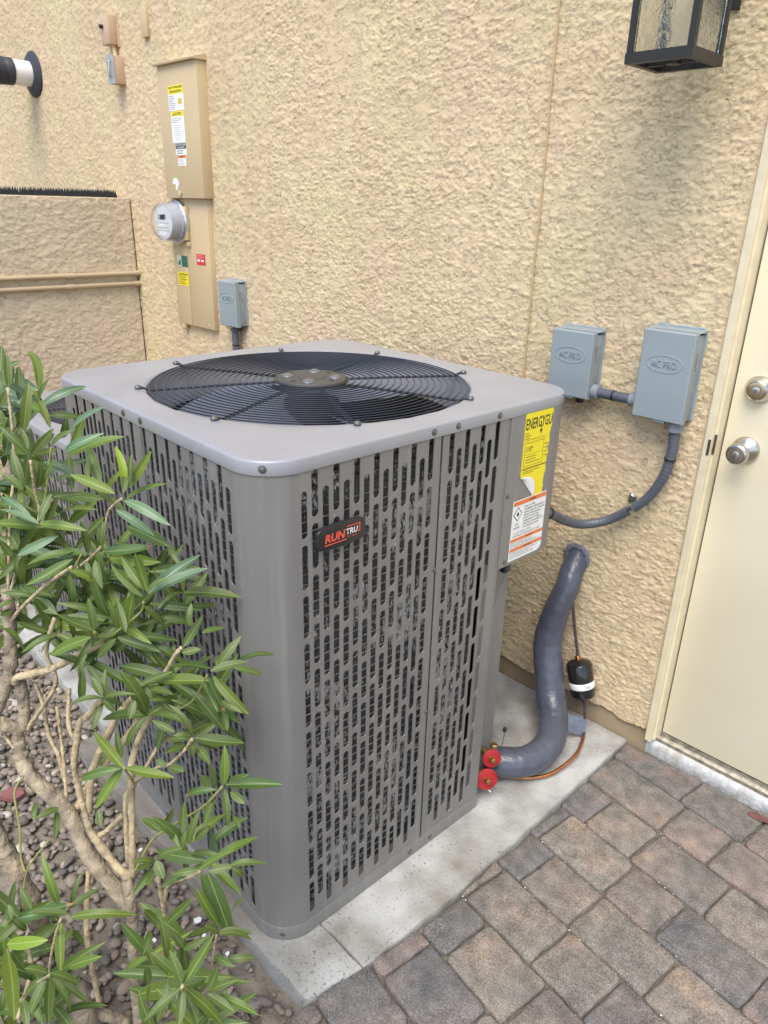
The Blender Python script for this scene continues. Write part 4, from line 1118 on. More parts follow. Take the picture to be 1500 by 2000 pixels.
def in_bed(x, y):
    if x > -1.16 and y > -1.232 and x < -.09: return False
    if x > -2.1 and x < -1.16 and y > -1.13: return False
    if x > padx(y)-.012-(.0 if y > -1.21 else .045*(-y-1.21)/.4): return False
    return -2.8 < x and -2.2 < y < -.02
while len(pts) < 5200:
    x, y = rg.uniform(-2.4, -.05), rg.uniform(-2.0, -1.05)
    if in_bed(x, y): pts.append((x, y))
while len(pts) < 5600:
    x, y = rg.uniform(-2.8, -2.1), rg.uniform(-1.1, -.03)
    pts.append((x, y))
V_ = []; F_ = []; T_ = []
for i, (x, y) in enumerate(pts):
    # denser and rounder further left, soil shows near the paving
    soil = (x > -.42)
    r_ = rg.uniform(.005, .0125) if not soil else rg.uniform(.0035, .0135)
    if rg.random() < .02: r_ *= 1.7
    if soil and rg.random() < .30: r_ *= .45
    s_ = np.array([r_*rg.uniform(.85, 1.35), r_*rg.uniform(.7, 1.), r_*rg.uniform(.5, .8)])
    th_ = rg.uniform(0, 6.28); c_, q_ = math.cos(th_), math.sin(th_)
    if soil: aa = .22
    else: aa = .08
    p_ = iv*(1+aa*np.sin(iv*rg.uniform(1, 4, 3)+rg.uniform(0, 6, 3)).sum(1, keepdims=True))*s_
    tl = rg.uniform(-.4, .4); p_ = np.stack([p_[:, 0], p_[:, 1]*math.cos(tl)-p_[:, 2]*math.sin(tl), p_[:, 1]*math.sin(tl)+p_[:, 2]*math.cos(tl)], 1)
    p_ = np.stack([p_[:, 0]*c_-p_[:, 1]*q_, p_[:, 0]*q_+p_[:, 1]*c_, p_[:, 2]], 1)+[x, y, -.041+rg.uniform(0, .010)+r_*.3]
    F_.append(itf+i*len(iv)); V_.append(p_); T_.append(np.full(len(iv), rg.random()**1.2))
me = bpy.data.meshes.new('gravel'); V_ = np.concatenate(V_); F_ = np.concatenate(F_)
me.vertices.add(len(V_)); me.vertices.foreach_set('co', V_.reshape(-1).astype(np.float32))
me.loops.add(len(F_)*3); me.loops.foreach_set('vertex_index', F_.reshape(-1).astype(np.int32)); me.polygons.add(len(F_))
me.polygons.foreach_set('loop_start', (np.arange(len(F_))*3).astype(np.int32)); me.polygons.foreach_set('loop_total', np.full(len(F_), 3, np.int32))
me.update(calc_edges=True); at = me.attributes.new('tone', 'FLOAT', 'POINT'); at.data.foreach_set('value', np.concatenate(T_).astype(np.float32))
me.shade_smooth(); me.materials.append(M_peb); gv = bpy.data.objects.new('gravel', me); COL.objects.link(gv)
tag(gv, 'small round brown and grey river pebbles under the shrub', 'gravel'); gv['kind'] = 'stuff'

# ---- garden wall at the left, its spikes and conduits
gw = tag(empty('garden_wall', (-2.85, 0, 0)), 'low tan stucco garden wall meeting the house at the left', 'wall')
GW = -2.85
ys = np.arange(.0, 1.9, .0055); zz = np.arange(-.04, 1.509, .0050)
def plc(P): return np.stack([-P[..., 1], -(P[..., 0])-.006, P[..., 2]], -1)
stucco_sheet('stucco_face', ys, zz, M_st2, gw, 1.15, place=plc, back=.03)
MB().box(-.20, -.012, -1.9, -.006, -.2, 1.507, .006).build('wall_core', M_st2, gw, smooth=True)
MB().box(-.19, -.006, -.0055, .0, -.2, 1.49).build('expansion_joint', M_dark, gw)
M_spk = mat('black_spike_plastic', (.022, .023, .03), .5)
def spikes(y0, y1, lab):
    s = tag(empty('spike_strip', (GW-.045, y0, 1.509)), lab, 'spike strip', 'spike strips along the garden wall')
    MB().box(-.022, .022, 0, y1-y0, 0, .009).build('base_strip', M_spk, s)
    b = MB(); y = .004
    while y < y1-y0-.004:
        for x in (-.016, 0, .016):
            tx, ty = rn.uniform(-.003, .003), rn.uniform(-.002, .002)
            b.add([(x-.0035, y-.004, .008), (x+.0035, y-.004, .008), (x+.0035, y+.004, .008), (x-.0035, y+.004, .008), (x+tx, y+ty, .036)], [(0, 1, 4), (1, 2, 4), (2, 3, 4), (3, 0, 4)])
        y += .0115
    o = b.build('spikes', M_spk, s); o['kind'] = 'stuff'
spikes(-.49, -.055, 'black plastic cat spike strip on the garden wall top nearest the house wall')
spikes(-.96, -.493, 'black cat spike strip on the garden wall top, at the left edge of the photo')
M_cnd2 = mat('tan_painted_conduit', (.47, .37, .235), .5, vary=.08, vscale=10)
for zc, lab, yl in ((1.168, 'upper of the two tan conduits across the garden wall', -.345), (1.120, 'lower of the two tan conduits across the garden wall', -.352)):
    t = tag(empty('wall_conduit', (GW+.014, 0, zc)), lab, 'conduit', 'tan conduits across the garden wall')
    MB().tube([(0, -1.8, 0), (.0, -.9, .002), (0, -.02, 0), (0, .008, 0)], .0105, 14).build('pipe', M_cnd2, t, smooth=True)
    MB().tube([(0, yl-.022, 0), (0, yl+.022, 0)], .0132, 14).build('coupling', M_cnd2, t, smooth=True)
    MB().tube([(0, -.035, 0), (0, -.001, 0)], .0128, 14).build('end_collar', M_cnd2, t, smooth=True)

# ================================================================== AIR CONDITIONER
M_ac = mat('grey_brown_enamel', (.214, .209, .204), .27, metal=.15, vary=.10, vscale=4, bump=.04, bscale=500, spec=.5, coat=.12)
M_lid = mat('grey_brown_enamel_sky_sheen', (.33, .335, .365), .34, metal=.1, vary=.10, vscale=6, bump=.04, bscale=500, coat=.12)  # same enamel as the body; sky reflection put into its lighter, bluer colour
def wear(m, streak):
    n = m.node_tree.nodes; l = m.node_tree.links; b = n['Principled BSDF']; src = b.inputs['Base Color'].links[0].from_socket; tc = n.new('ShaderNodeTexCoord')
    mp = n.new('ShaderNodeMapping'); mp.inputs['Scale'].default_value = (38, 38, 1.3) if streak else (4, 14, 4); l.new(tc.outputs['Object'], mp.inputs[0])
    a = n.new('ShaderNodeTexNoise'); a.inputs['Scale'].default_value = 1; a.inputs['Detail'].default_value = 6; l.new(mp.outputs[0], a.inputs[0])
    r_ = n.new('ShaderNodeMapRange'); r_.inputs[1].default_value = .48; r_.inputs[2].default_value = .75; r_.inputs[4].default_value = .28; l.new(a.outputs[0], r_.inputs[0])
    x = n.new('ShaderNodeMix'); x.data_type = 'RGBA'; x.inputs[7].default_value = (.36, .34, .31, 1); l.new(src, x.inputs[6]); l.new(r_.outputs[0], x.inputs[0])
    v = n.new('ShaderNodeTexVoronoi'); v.inputs['Scale'].default_value = 26; l.new(tc.outputs['Object'], v.inputs[0])
    q = n.new('ShaderNodeMapRange'); q.inputs[1].default_value = .035; q.inputs[2].default_value = .02; l.new(v.outputs['Distance'], q.inputs[0])
    y = n.new('ShaderNodeMix'); y.data_type = 'RGBA'; y.inputs[7].default_value = (.7, .7, .68, 1); l.new(q.outputs[0], y.inputs[0]); l.new(x.outputs[2], y.inputs[6]); l.new(y.outputs[2], b.inputs['Base Color'])
    rr = n.new('ShaderNodeMapRange'); rr.inputs[3].default_value = .24; rr.inputs[4].default_value = .50; l.new(a.outputs[0], rr.inputs[0]); l.new(rr.outputs[0], b.inputs['Roughness'])
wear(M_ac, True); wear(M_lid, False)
M_coil = mat('aluminium_coil_fins', (.085, .085, .09), .35, metal=.6, vary=.45, vscale=60)
def coilmat():
    m = M_coil; n = m.node_tree.nodes; l = m.node_tree.links; b = n['Principled BSDF']; tc = n.new('ShaderNodeTexCoord')
    mp = n.new('ShaderNodeMapping'); mp.inputs['Scale'].default_value = (1, 1, .35); l.new(tc.outputs['Object'], mp.inputs[0])
    a = n.new('ShaderNodeTexNoise'); a.inputs['Scale'].default_value = 110; a.inputs['Detail'].default_value = 6; l.new(mp.outputs[0], a.inputs[0])
    bp = n.new('ShaderNodeBump'); bp.inputs['Strength'].default_value = 1; bp.inputs['Distance'].default_value = .012; l.new(a.outputs[0], bp.inputs['Height']); l.new(bp.outputs[0], b.inputs['Normal'])
    # glints off bent bare fins, put into the base colour as bright patches
    c = n.new('ShaderNodeTexNoise'); c.inputs['Scale'].default_value = 9; c.inputs['Detail'].default_value = 2; l.new(tc.outputs['Object'], c.inputs[0])
    d = n.new('ShaderNodeTexNoise'); d.inputs['Scale'].default_value = 170; d.inputs['Detail'].default_value = 3; l.new(mp.outputs[0], d.inputs[0])
    s = n.new('ShaderNodeMath'); s.operation = 'ADD'; l.new(c.outputs[0], s.inputs[0]); l.new(d.outputs[0], s.inputs[1])
    r_ = n.new('ShaderNodeMapRange'); r_.inputs[1].default_value = 1.11; r_.inputs[2].default_value = 1.19; l.new(s.outputs[0], r_.inputs[0])
    mx = n.new('ShaderNodeMix'); mx.data_type = 'RGBA'; mx.inputs[6].default_value = (.13, .13, .135, 1); mx.inputs[7].default_value = (.9, .9, .9, 1); l.new(r_.outputs[0], mx.inputs[0]); l.new(mx.outputs[2], b.inputs['Base Color'])
coilmat()
M_tube = mat('coil_tube', (.42, .42, .43), .35, metal=.9, vary=.5, vscale=80)
M_guard = mat('black_coated_wire', (.030, .034, .042), .33)
M_hub = mat('tan_grey_hub_plate', (.07, .067, .062), .5, vary=.15, vscale=20)
M_blade = mat('dark_fan_blade', (.14, .16, .21), .3)
M_inner = mat('dark_inner_shroud', (.020, .021, .023), .6)
M_screw = mat('screw_steel', (.20, .195, .19), .4, metal=.8)

def stadium(w, h, n=5):
    r_ = w/2; P = []
    for k in range(n+1): a = math.pi*k/n; P.append((r_*math.cos(a), h/2-r_+r_*math.sin(a)))
    for k in range(n+1): a = math.pi+math.pi*k/n; P.append((r_*math.cos(a), -(h/2-r_)+r_*math.sin(a)))
    return P
def louver(name, cols, pitch, z0, z1, e0, e1, place, parent, par0=0, zt=1.090, zp=.1003, sh=.0885, sw=.0148, nsl=10, off=.036):
    """a sheet with stadium slots; cols = slot centres along the face; place(s, z, d) -> point (d = depth behind the face)"""
    b = MB(); st = stadium(sw, sh)
    n = len(st); ed = [e0]+[(cols[i]+cols[i+1])/2 for i in range(len(cols)-1)]+[e1]
    for ci, c in enumerate(cols):
        xl, xr = ed[ci], ed[ci+1]; top = zt-(off if (ci+par0) % 2 == 0 else 0)
        zc = [top-sh/2-k*zp for k in range(nsl)]
        zc = [z for z in zc if z-sh/2 > z0+.004]
        bounds = [z1]+[(zc[i]+zc[i+1])/2 for i in range(len(zc)-1)]+[z0]
        for k, z in enumerate(zc):
            zh, zl = bounds[k], bounds[k+1]
            inner = [(c+x, z+y) for x, y in st]
            outer = []
            for i, (x, y) in enumerate(st):
                if i == 0: outer.append((xr, min(z+sh/2-sw/2, zh)))
                elif i < n//2-1:
                    t = (x+sw/2)/sw; outer.append((xl+(xr-xl)*t, zh))
                elif i == n//2-1: outer.append((xl, z+sh/2-sw/2))
                elif i == n//2: outer.append((xl, z-sh/2+sw/2))
                elif i < n-1:
                    t = (x+sw/2)/sw; outer.append((xl+(xr-xl)*t, zl))
                else: outer.append((xr, z-sh/2+sw/2))
            L0 = [place(s, q, 0) for s, q in outer]; L1 = [place(s, q, 0) for s, q in inner]
            L2 = [place(c+(s-c)*.985, z+(q-z)*.998, .0003) for s, q in inner]; L3 = [place(c+(s-c)*.97, z+(q-z)*.996, .0020) for s, q in inner]
            b.loops([L0, L1]); b.loops([L1, L2, L3])
            # corner triangles between the ring and the cell's corners
            for (ii, jj, cx_, cz_) in ((0, 1, xr, zh), (n//2-2, n//2-1, xl, zh), (n//2, n//2+1, xl, zl), (n-2, n-1, xr, zl)):
                b.add([place(*outer[ii], 0), place(*outer[jj], 0), place(cx_, cz_, 0)], [(0, 1, 2)])
    return b.build(name, M_ac, parent)

def ac_unit(loc, yaw, W, D, H, label, main=True):
    """origin at the front-right corner on the pad; -x runs along the front, +y along the right side"""
    a = tag(empty('air_conditioner', loc, yaw), label, 'air conditioner', 'outdoor condenser units on the concrete pads')
    RC = .082; zb = .045; zt = H-.022
    dz = H-1.116
    # base pan
    o1 = rrect(-W+.0, .0, .0, D, RC, 10, 6)
    if main: o1 = [(x, y) for x, y in o1]
    def notch(poly, i=0.):
        # remove the service corner (behind the right panel, below the control box)
        return poly
    # body outline for the lower shell (with the service notch)
    front = [(-W*0, .632)]
    arc = [( -RC+RC*math.cos(R(t)), RC+RC*math.sin(R(t))) for t in range(-90, 1, 9)]      # front-right corner
    arcl = [(-W+RC+RC*math.cos(R(t)), RC+RC*math.sin(R(t))) for t in range(-180, -89, 9)]  # front-left
    arcb = [(-W+RC+RC*math.cos(R(t)), D-RC+RC*math.sin(R(t))) for t in range(90, 181, 9)]  # back-left
    arcr = [(-RC+RC*math.cos(R(t)), D-RC+RC*math.sin(R(t))) for t in range(0, 91, 9)]      # back-right
    if main: corner = [(0, .640), (-.05, .640), (-.05, .752), (-.16, .752), (-.16, D)]
    else: corner = arcr
    base = arc+corner+arcb+arcl
    cxy = Vector((-W/2, D/2))
    def ring(poly, ins, z):
        out = []
        for x, y in poly:
            k = ins/(W/2); out.append((x+(cxy.x-x)*k, y+(cxy.y-y)*k, z))
        return out
    MB().loops([ring(base, .004, PZ-.002), ring(base, -.0015, PZ+.001), ring(base, -.0025, zb-.004), ring(base, -.0010, zb), ring(base, .02, zb+.0005)], True, True, True).build('base_pan', M_ac, a, smooth=True, ang=45)
    # louvred side sheets
    fc = [.088+.0237*k for k in range(14)]
    if main:
        rc2 = [.455+.0237*k for k in range(7)]
        louver('louvre_panel', fc, .0237, zb, zt, .079, .4225, lambda s, z, d: (-d, s, z), a, 0)
        louver('louvre_panel', rc2, .0237, zb, zt, .4275, .632, lambda s, z, d: (-d, s, z), a, 1, sh=.087)
        MB().box(-.020, -.0012, .632, .6405, zb, zt).build('panel_flange', M_ac, a)
        seam = MB(); seam.box(-.004, -.0015, .4220, .4280, zb, zt-.001); seam.build('seam', mat('seam_shadow_gap', (.05, .05, .05), .7), a)
    else:
        louver('louvre_panel', fc, .0237, zb, zt, .079, .4225, lambda s, z, d: (-d, s, z), a, 0, zt=1.090+dz, nsl=8)
    lc = [.098+.0237*k for k in range(14)]; lc2 = [.461+.0237*k for k in range(14)]
    LW = W-RC-.0
    if not main: lc = [.09+.0237*k for k in range(11)]; lc2 = [.40+.0237*k for k in range(10)]
    sm = lc[-1]+.0175
    nn = 10 if main else 8
    louver('louvre_panel', lc, .0237, zb, zt, RC, sm-.0012, lambda s, z, d: (-s, d, z), a, 0, zt=1.090+dz, nsl=nn)
    louver('louvre_panel', lc2, .0237, zb, zt, sm+.0012, LW, lambda s, z, d: (-s, d, z), a, 1, zt=1.090+dz, nsl=nn)
    # fluted strip at the seam of the front face
    MB().box(-sm-.006, -sm+.006, -.0022, -.0002, zb+.001, zt-.001, .0007).build('seam_rib', M_ac, a)
    # corner posts: plain rounded sheet
    def post(pts, nm='corner_panel'): return MB().loops([[(x, y, z) for x, y in pts] for z in (zb, zt)], False).build(nm, M_ac, a, smooth=True, ang=60)
    p = [(-RC-.0005, 0)]+arc[0:]+[(0, .0788)] if RC < .079 else [(-RC, 0)]+arc+[]
    fine = [(-RC+RC*math.cos(R(t)), RC+RC*math.sin(R(t))) for t in range(-90, 1, 5)]
    post(fine if RC >= .0788 else fine+[(0, .0788)])
    finel = [(-W+RC+RC*math.cos(R(t)), RC+RC*math.sin(R(t))) for t in range(-180, -89, 6)]
    post([(-W, D-RC)]+finel)
    fineb = [(-W+RC+RC*math.cos(R(t)), D-RC+RC*math.sin(R(t))) for t in range(180, 89, -6)]
    post(fineb+[(-.16 if main else -RC, D)])
    if not main:
        post([(0, .4225)]+[(-RC+RC*math.cos(R(t)), D-RC+RC*math.sin(R(t))) for t in range(0, 91, 6)])
    # lid
    outl = rrect(-W-.0022, .0022, -.0022, D+.0022, RC+.002, 14, 7)
    fr_ = .374 if main else .30; fc_ = (-W/2, D/2)
    ang = [math.atan2(y-fc_[1], x-fc_[0]) for x, y in outl]
    def cir(r_, z): return [(fc_[0]+r_*math.cos(t), fc_[1]+r_*math.sin(t), z) for t in ang]
    def rg_(i, z): return ring(outl, i, z)
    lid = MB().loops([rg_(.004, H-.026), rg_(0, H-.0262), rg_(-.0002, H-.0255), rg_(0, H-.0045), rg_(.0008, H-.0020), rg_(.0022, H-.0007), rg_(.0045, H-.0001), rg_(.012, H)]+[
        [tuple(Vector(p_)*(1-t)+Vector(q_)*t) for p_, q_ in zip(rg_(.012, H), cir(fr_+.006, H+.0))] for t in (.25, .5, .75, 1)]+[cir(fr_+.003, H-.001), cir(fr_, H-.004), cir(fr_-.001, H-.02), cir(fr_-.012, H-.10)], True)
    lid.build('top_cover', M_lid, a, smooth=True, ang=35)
    MB().loops([cir(fr_-.0125, H-.09), cir(fr_-.014, H-.22)], True).build('fan_shroud', M_inner, a, smooth=True)
    # fan guard
    fg = MB(); fg.lathe([(.078, 0), (.084, .0015), (.083, .006), (.079, .009), (.034, .0095), (.033, .011), (.0001, .0112)], (fc_[0], fc_[1], H+.001), (0, 0, 1), 48)
    fg = fg.build('hub_plate', M_hub, a, smooth=True, ang=35)
    for k in range(4):
        t = R(45+90*k); MB().lathe([(.014, 0), (.013, .003), (.007, .0055), (.0001, .006)], (fc_[0]+.056*math.cos(t), fc_[1]+.056*math.sin(t), H+.0102), (0, 0, 1), 16).build('bolt_dome', mat('dull_steel', (.3, .3, .31), .3, metal=.8) if k == 0 else bpy.data.materials['dull_steel'], fg, smooth=True)
        t = R(12+90*k); MB().lathe([(.006, 0), (.006, .0006)], (fc_[0]+.062*math.cos(t), fc_[1]+.062*math.sin(t), H+.0101), (0, 0, 1), 10).build('slot_hole', M_inner, fg)
    grd = MB().tube([(fc_[0]+.088*math.cos(t), fc_[1]+.088*math.sin(t), H+.004) for t in np.linspace(0, 2*math.pi, 65)[:-1]], .002, 6, closed=True).build('fan_guard', M_guard, a, smooth=True)
    nr = 18 if main else 15
    for k in range(1, nr+1):
        r_ = .088+(fr_-.006-.088)*k/nr; zz_ = H+.004-.004*(k/nr)**2
        MB().tube([(fc_[0]+r_*math.cos(t), fc_[1]+r_*math.sin(t), zz_) for t in np.linspace(0, 2*math.pi, 81)[:-1]], .0016, 5, closed=True).build('guard_ring', M_guard, grd, smooth=True)
    for k in range(8):
        t = R(-22.5+45*k+(2 if k % 2 else -2)); c_, s_ = math.cos(t), math.sin(t); nx_, ny_ = -s_, c_
        sp = MB()
        for w_ in (-.0035, .0035):
            sp.tube([(fc_[0]+c_*r_+nx_*w_, fc_[1]+s_*r_+ny_*w_, z_) for r_, z_ in ((.075, H+.0010), (.2, H-.0002), (fr_-.012, H-.0045), (fr_+.010, H+.0032), (fr_+.022, H+.0030))], .0022, 6)
        sp = sp.build('guard_spoke', M_guard, grd, smooth=True)
        MB().lathe([(.0075, 0), (.0075, .0018), (.0055, .0052), (.0001, .006)], (fc_[0]+c_*(fr_+.016), fc_[1]+s_*(fr_+.016), H+.0028), (0, 0, 1), 12).build('screw', M_screw, sp, smooth=True)
    # fan blades and motor
    fan = MB().lathe([(.06, -.12), (.066, -.115), (.066, -.045), (.05, -.04), (.0001, -.038)], (fc_[0], fc_[1], H), (0, 0, 1), 24).build('fan_hub', M_inner, a, smooth=True)
    for k in range(4):
        b = MB(); L = []
        for r_ in np.linspace(.06, fr_-.03, 9):
            row = []
            for t in np.linspace(0, 1, 9):
                an = R(90*k+20)+(t-.5)*(1.12)+.25*(r_-.06); row.append((fc_[0]+r_*math.cos(an), fc_[1]+r_*math.sin(an), H-.060-.040*t-.02*(r_)))
            L.append(row)
        b.loops(L, False); b.build('fan_blade', M_blade, fan, smooth=True)
    if main: 
        q = MB().box(-.0, .045, 0, .0008, 0, .03); q.v = [(-.70+x, .155+z*.8, H-.075+z*.25+y) for x, y, z in q.v]
        q.build('data_label', mat('pale_blue_label', (.45, .55, .75), .5), fan)
    # coil
    ci = .034 if main else .03
    cpoly = [(-W+ci, D-ci)]+[(-W+ci+.06+.06*math.cos(R(t)), ci+.06+.06*math.sin(R(t))) for t in range(180, 271, 15)]+[(-ci-.06+.06*math.cos(R(t)), ci+.06+.06*math.sin(R(t))) for t in range(-90, 1, 15)]+[(-ci, .60)]
    coil = MB().loops([[(x, y, z) for x, y in cpoly] for z in (zb, zt)], False).build('coil', M_coil, a)
    tb = MB(); z = zb+.02
    while z < zt-.01:
        tb.tube([(x, y, z) for x, y in ring2(cpoly, .0022)], .0017, 4, cap=False); z += .0208
    tb = tb.build('coil_tubes', M_tube, coil); tb['kind'] = 'stuff'
    MB().loops([[(x, y, z) for x, y in cpoly] for z in (zb+.0, zb+.0)], False)
    # inner liner so that nothing shines through behind the coil
    MB().loops([[(-W+.07, D-.07, z), (-W+.07, .07, z), (-.07, .07, z), (-.07, .56, z), (-.20, .70, z), (-.20, D-.05, z)] for z in (zb, H-.24)], True).build('inner_wall', M_inner, a)
    # screws round the lid skirt and base
    def scr(x, y, z, ax, r_=.0048):
        MB().lathe([(r_*1.5, 0), (r_*1.5, .0008), (r_, .001), (r_, .0028), (r_*.7, .0036), (.0001, .0036)], (x, y, z), ax, 12).build('screw', M_screw, a, smooth=True, ang=30)
    zl = H-.0145
    d7 = .7071
    scr(-RC+RC*d7+.003*d7-.0008, RC-RC*d7-.003*d7+.0008, zl, (d7, -d7, 0))
    scr(-RC+RC*d7+.001, RC-RC*d7-.001, .027, (d7, -d7, 0))
    if main:
        for y_ in (.399, .468, .597): scr(.0020, y_, zl, (1, 0, 0))
        for y_ in (.388, .459): scr(.002, y_, .026, (1, 0, 0))
        scr(-.0002, .4235, .796, (1, 0, 0), .004); scr(-.0002, .4235, .43, (1, 0, 0), .004)
        for x_ in (-.486, -.410): scr(x_, -.0020, zl, (0, -1, 0))
        for x_ in (-.41, -.5): scr(x_, -.002, .026, (0, -1, 0))
    # control box
    if main:
        zc = .725
        cb_ = [(0.0012, .6405), (0.0012, .80)]+[(-RC+(RC+.0012)*math.cos(R(t)), D-RC+(RC+.0012)*math.sin(R(t))) for t in range(0, 91, 6)]+[(-.16, D), (-.16, .6405)]
        cbx = MB().loops([[(x, y, z) for x, y in cb_] for z in (zc, zt)], True, True, False).build('control_box_cover', M_ac, a, smooth=True, ang=45)
        scr(.0012, .651, .906, (1, 0, 0), .004); scr(.0012, .662, .738, (1, 0, 0), .004)
        MB().box(-.020, -.002, .672, .694, .702, .7248, .003).build('rubber_grommet', M_black, cbx, smooth=True)
        MB().tube([(-.03, .70, .724), (-.03, .715, .68), (-.04, .70, .60), (-.045, .69, .5)], .0016, 6).build('thin_wire', M_inkg, cbx)
        post([(-.05, .641), (-.05, .752), (-.16, .752), (-.16, D)], 'service_panel')
    a['H'] = H
    return a
def ring2(poly, d):
    out = []
    for i, (x, y) in enumerate(poly):
        p0 = Vector(poly[max(i-1, 0)]); p1 = Vector(poly[min(i+1, len(poly)-1)]); t = (p1-p0).normalized(); n_ = Vector((t.y, -t.x)); out.append((x+n_.x*d, y+n_.y*d))
    return out
AC0 = (-.2055, -1.1897, 0); YAW = -.0408
AC = ac_unit(AC0, YAW, .883, .883, 1.116, 'large grey air conditioner in the foreground with slotted sides and a round fan grille', True)
AC2 = ac_unit((-1.225, -1.065, -.004), -.02, .71, .71, .875, 'lower grey air conditioner half hidden behind the leaves, left of the large one', False)
del AC['H'], AC2['H']

# badge (on the right face)
bf = frame((0.0035, .1635, .957), (0, 1, 0), (0, 0, 1))
bw, bh = .113, .047
bo = []
for t in np.linspace(0, 2*math.pi, 49)[:-1]:
    c_, s_ = math.cos(t), math.sin(t); q = (abs(c_)**6+abs(s_)**6)**(-1/6)
    x_, y_ = c_*q, s_*q; bo.append((x_*bw/2, y_*bh/2*(1-.10*x_*x_)))
badge = MB().loops([[(x*s_, y*s_, z) for x, y in bo] for s_, z in ((.97, -.003), (1, 0), (1, .004), (.975, .0065), (.93, .0072))], True, True, True).build('badge', mat('black_badge', (.022, .022, .024), .3), AC, smooth=True, ang=30)
badge.matrix_basis = bf
TI = lambda x, y, z=.0074: Matrix.Translation((x, y, z))
M_br = mat('badge_red', (.80, .10, .06), .4); M_bw = mat('badge_white', (.82, .82, .82), .4)
text('badge_lettering', 'RUN', .046, .0165, M_br, badge, TI(-.0165, .0005), bold=.03, shear=.15)
text('badge_lettering', 'TRU', .027, .0115, M_bw, badge, TI(.0225, .0022), bold=.02, shear=.1)
text('badge_lettering', 'BY TRANE', .022, .0030, M_br, badge, TI(.0235, -.0082))
MB().box(-.041, .010, -.0125, -.0108, 0, .0002).build('badge_stripe', M_br, badge).matrix_basis = TI(0, 0)
MB().box(.010, .0415, .0118, .0134, 0, .0002).build('badge_stripe', M_br, badge).matrix_basis = TI(0, 0)
MB().box(.0395, .0415, -.0040, .0117, 0, .0002).build('badge_stripe', M_br, badge).matrix_basis = TI(0, 0)
MB().box(.0360, .0394, -.0040, -.0024, 0, .0002).build('badge_stripe', M_br, badge).matrix_basis = TI(0, 0)

# energy label with a torn right edge and a peeled lower-left corner
ef = frame((.0016, .690, 0), (0, 1, 0), (0, 0, 1))
rt = random.Random(5)
tear = []
z = 1.089
while z > .884:
    tear.append((.101-(1.089-z)*.05+rt.uniform(-.0035, .0015), z)); z -= rt.uniform(.004, .010)
tear.append((.088, .884))
curl = [(.052, .884), (.046, .893), (.040, .905), (.034, .914), (.020, .926), (.006, .936), (.0, .945)]
epoly = [(0, 1.089)]+tear+curl
elabel = MB().loops([[(x, y, 0) for x, y in epoly], [(x, y, .0004) for x, y in epoly]], True, True, True).build('efficiency_label', M_yel, AC); elabel.matrix_basis = ef
EZ = .0005
text('label_lettering', 'ENERGYGU', .095, .026, M_ink, elabel, TI(.051, 1.064, EZ), bold=.02)
ar = MB().box(.0600, .0622, 1.040, 1.058, 0, .0002); ar.add([(.0555, 1.045, 0), (.0667, 1.045, 0), (.0611, 1.034, 0)], [(0, 1, 2)]); ar.build('arrow_mark', M_ink, elabel).matrix_basis = TI(0, 0, EZ)
text('label_lettering', 'Efficiency Rating (SEER2)', .062, .0055, M_inky, elabel, TI(.043, 1.0195, EZ))
text('label_lettering', '13.8*', .026, .0125, M_ink, elabel, TI(.023, 1.0055, EZ), bold=.01)
def lines(par, L, m, z):
    for x0, x1, y0, y1 in L: MB().box(x0, x1, y0, y1, 0, .0002).build('rule_line', m, par).matrix_basis = TI(0, 0, z)
lines(elabel, [(.006, .076, 1.0265, 1.0275), (.006, .007, .9655, 1.0265), (.075, .076, .9655, 1.0265), (.006, .076, .9645, .9655), (.002, .092, .9575, .9605), (.0075, .074, .9925, .9931)], M_inky, EZ)
dashes('small_print', .003, .03, 1.0285, 1.046, 3, M_inky, elabel, TI(0, 0, 0), EZ, 3, .3, (.4, .8))
dashes('small_print', .012, .070, .970, .990, 3, M_inky, elabel, TI(0, 0, 0), EZ, 4, .25)
dashes('small_print', .008, .085, .946, .955, 2, M_inky, elabel, TI(0, 0, 0), EZ, 5, .35, (.4, 1))
dashes('small_print', .080, .096, .975, 1.012, 4, M_inky, elabel, TI(0, 0, 0), EZ, 6, .2)
# the curled flap
fl = MB(); L = []
for t in np.linspace(0, 1, 9):
    a_ = t*2.4; rr = .012
    row = []
    for s in np.linspace(0, 1, 7):
        # base along the fold line, from lower right to upper left
        bx, bz = .050-.050*s, .888+.055*s; wd = .026*math.sin(math.pi*min(1, .25+s*.75)) if s < 1 else .002
        wd = .030*(1-abs(2*s-.9)**2.2*.8)
        k = t*wd
        row.append((bx+k*.75-rr*.4*math.sin(a_), bz+k*.55-.002*math.sin(a_), .0012+.008*math.sin(a_*.9)*(.3+s*.2)))
    L.append(row)
fl.loops(L, False); fl.build('peeled_corner', M_white, elabel, smooth=True, ang=180)
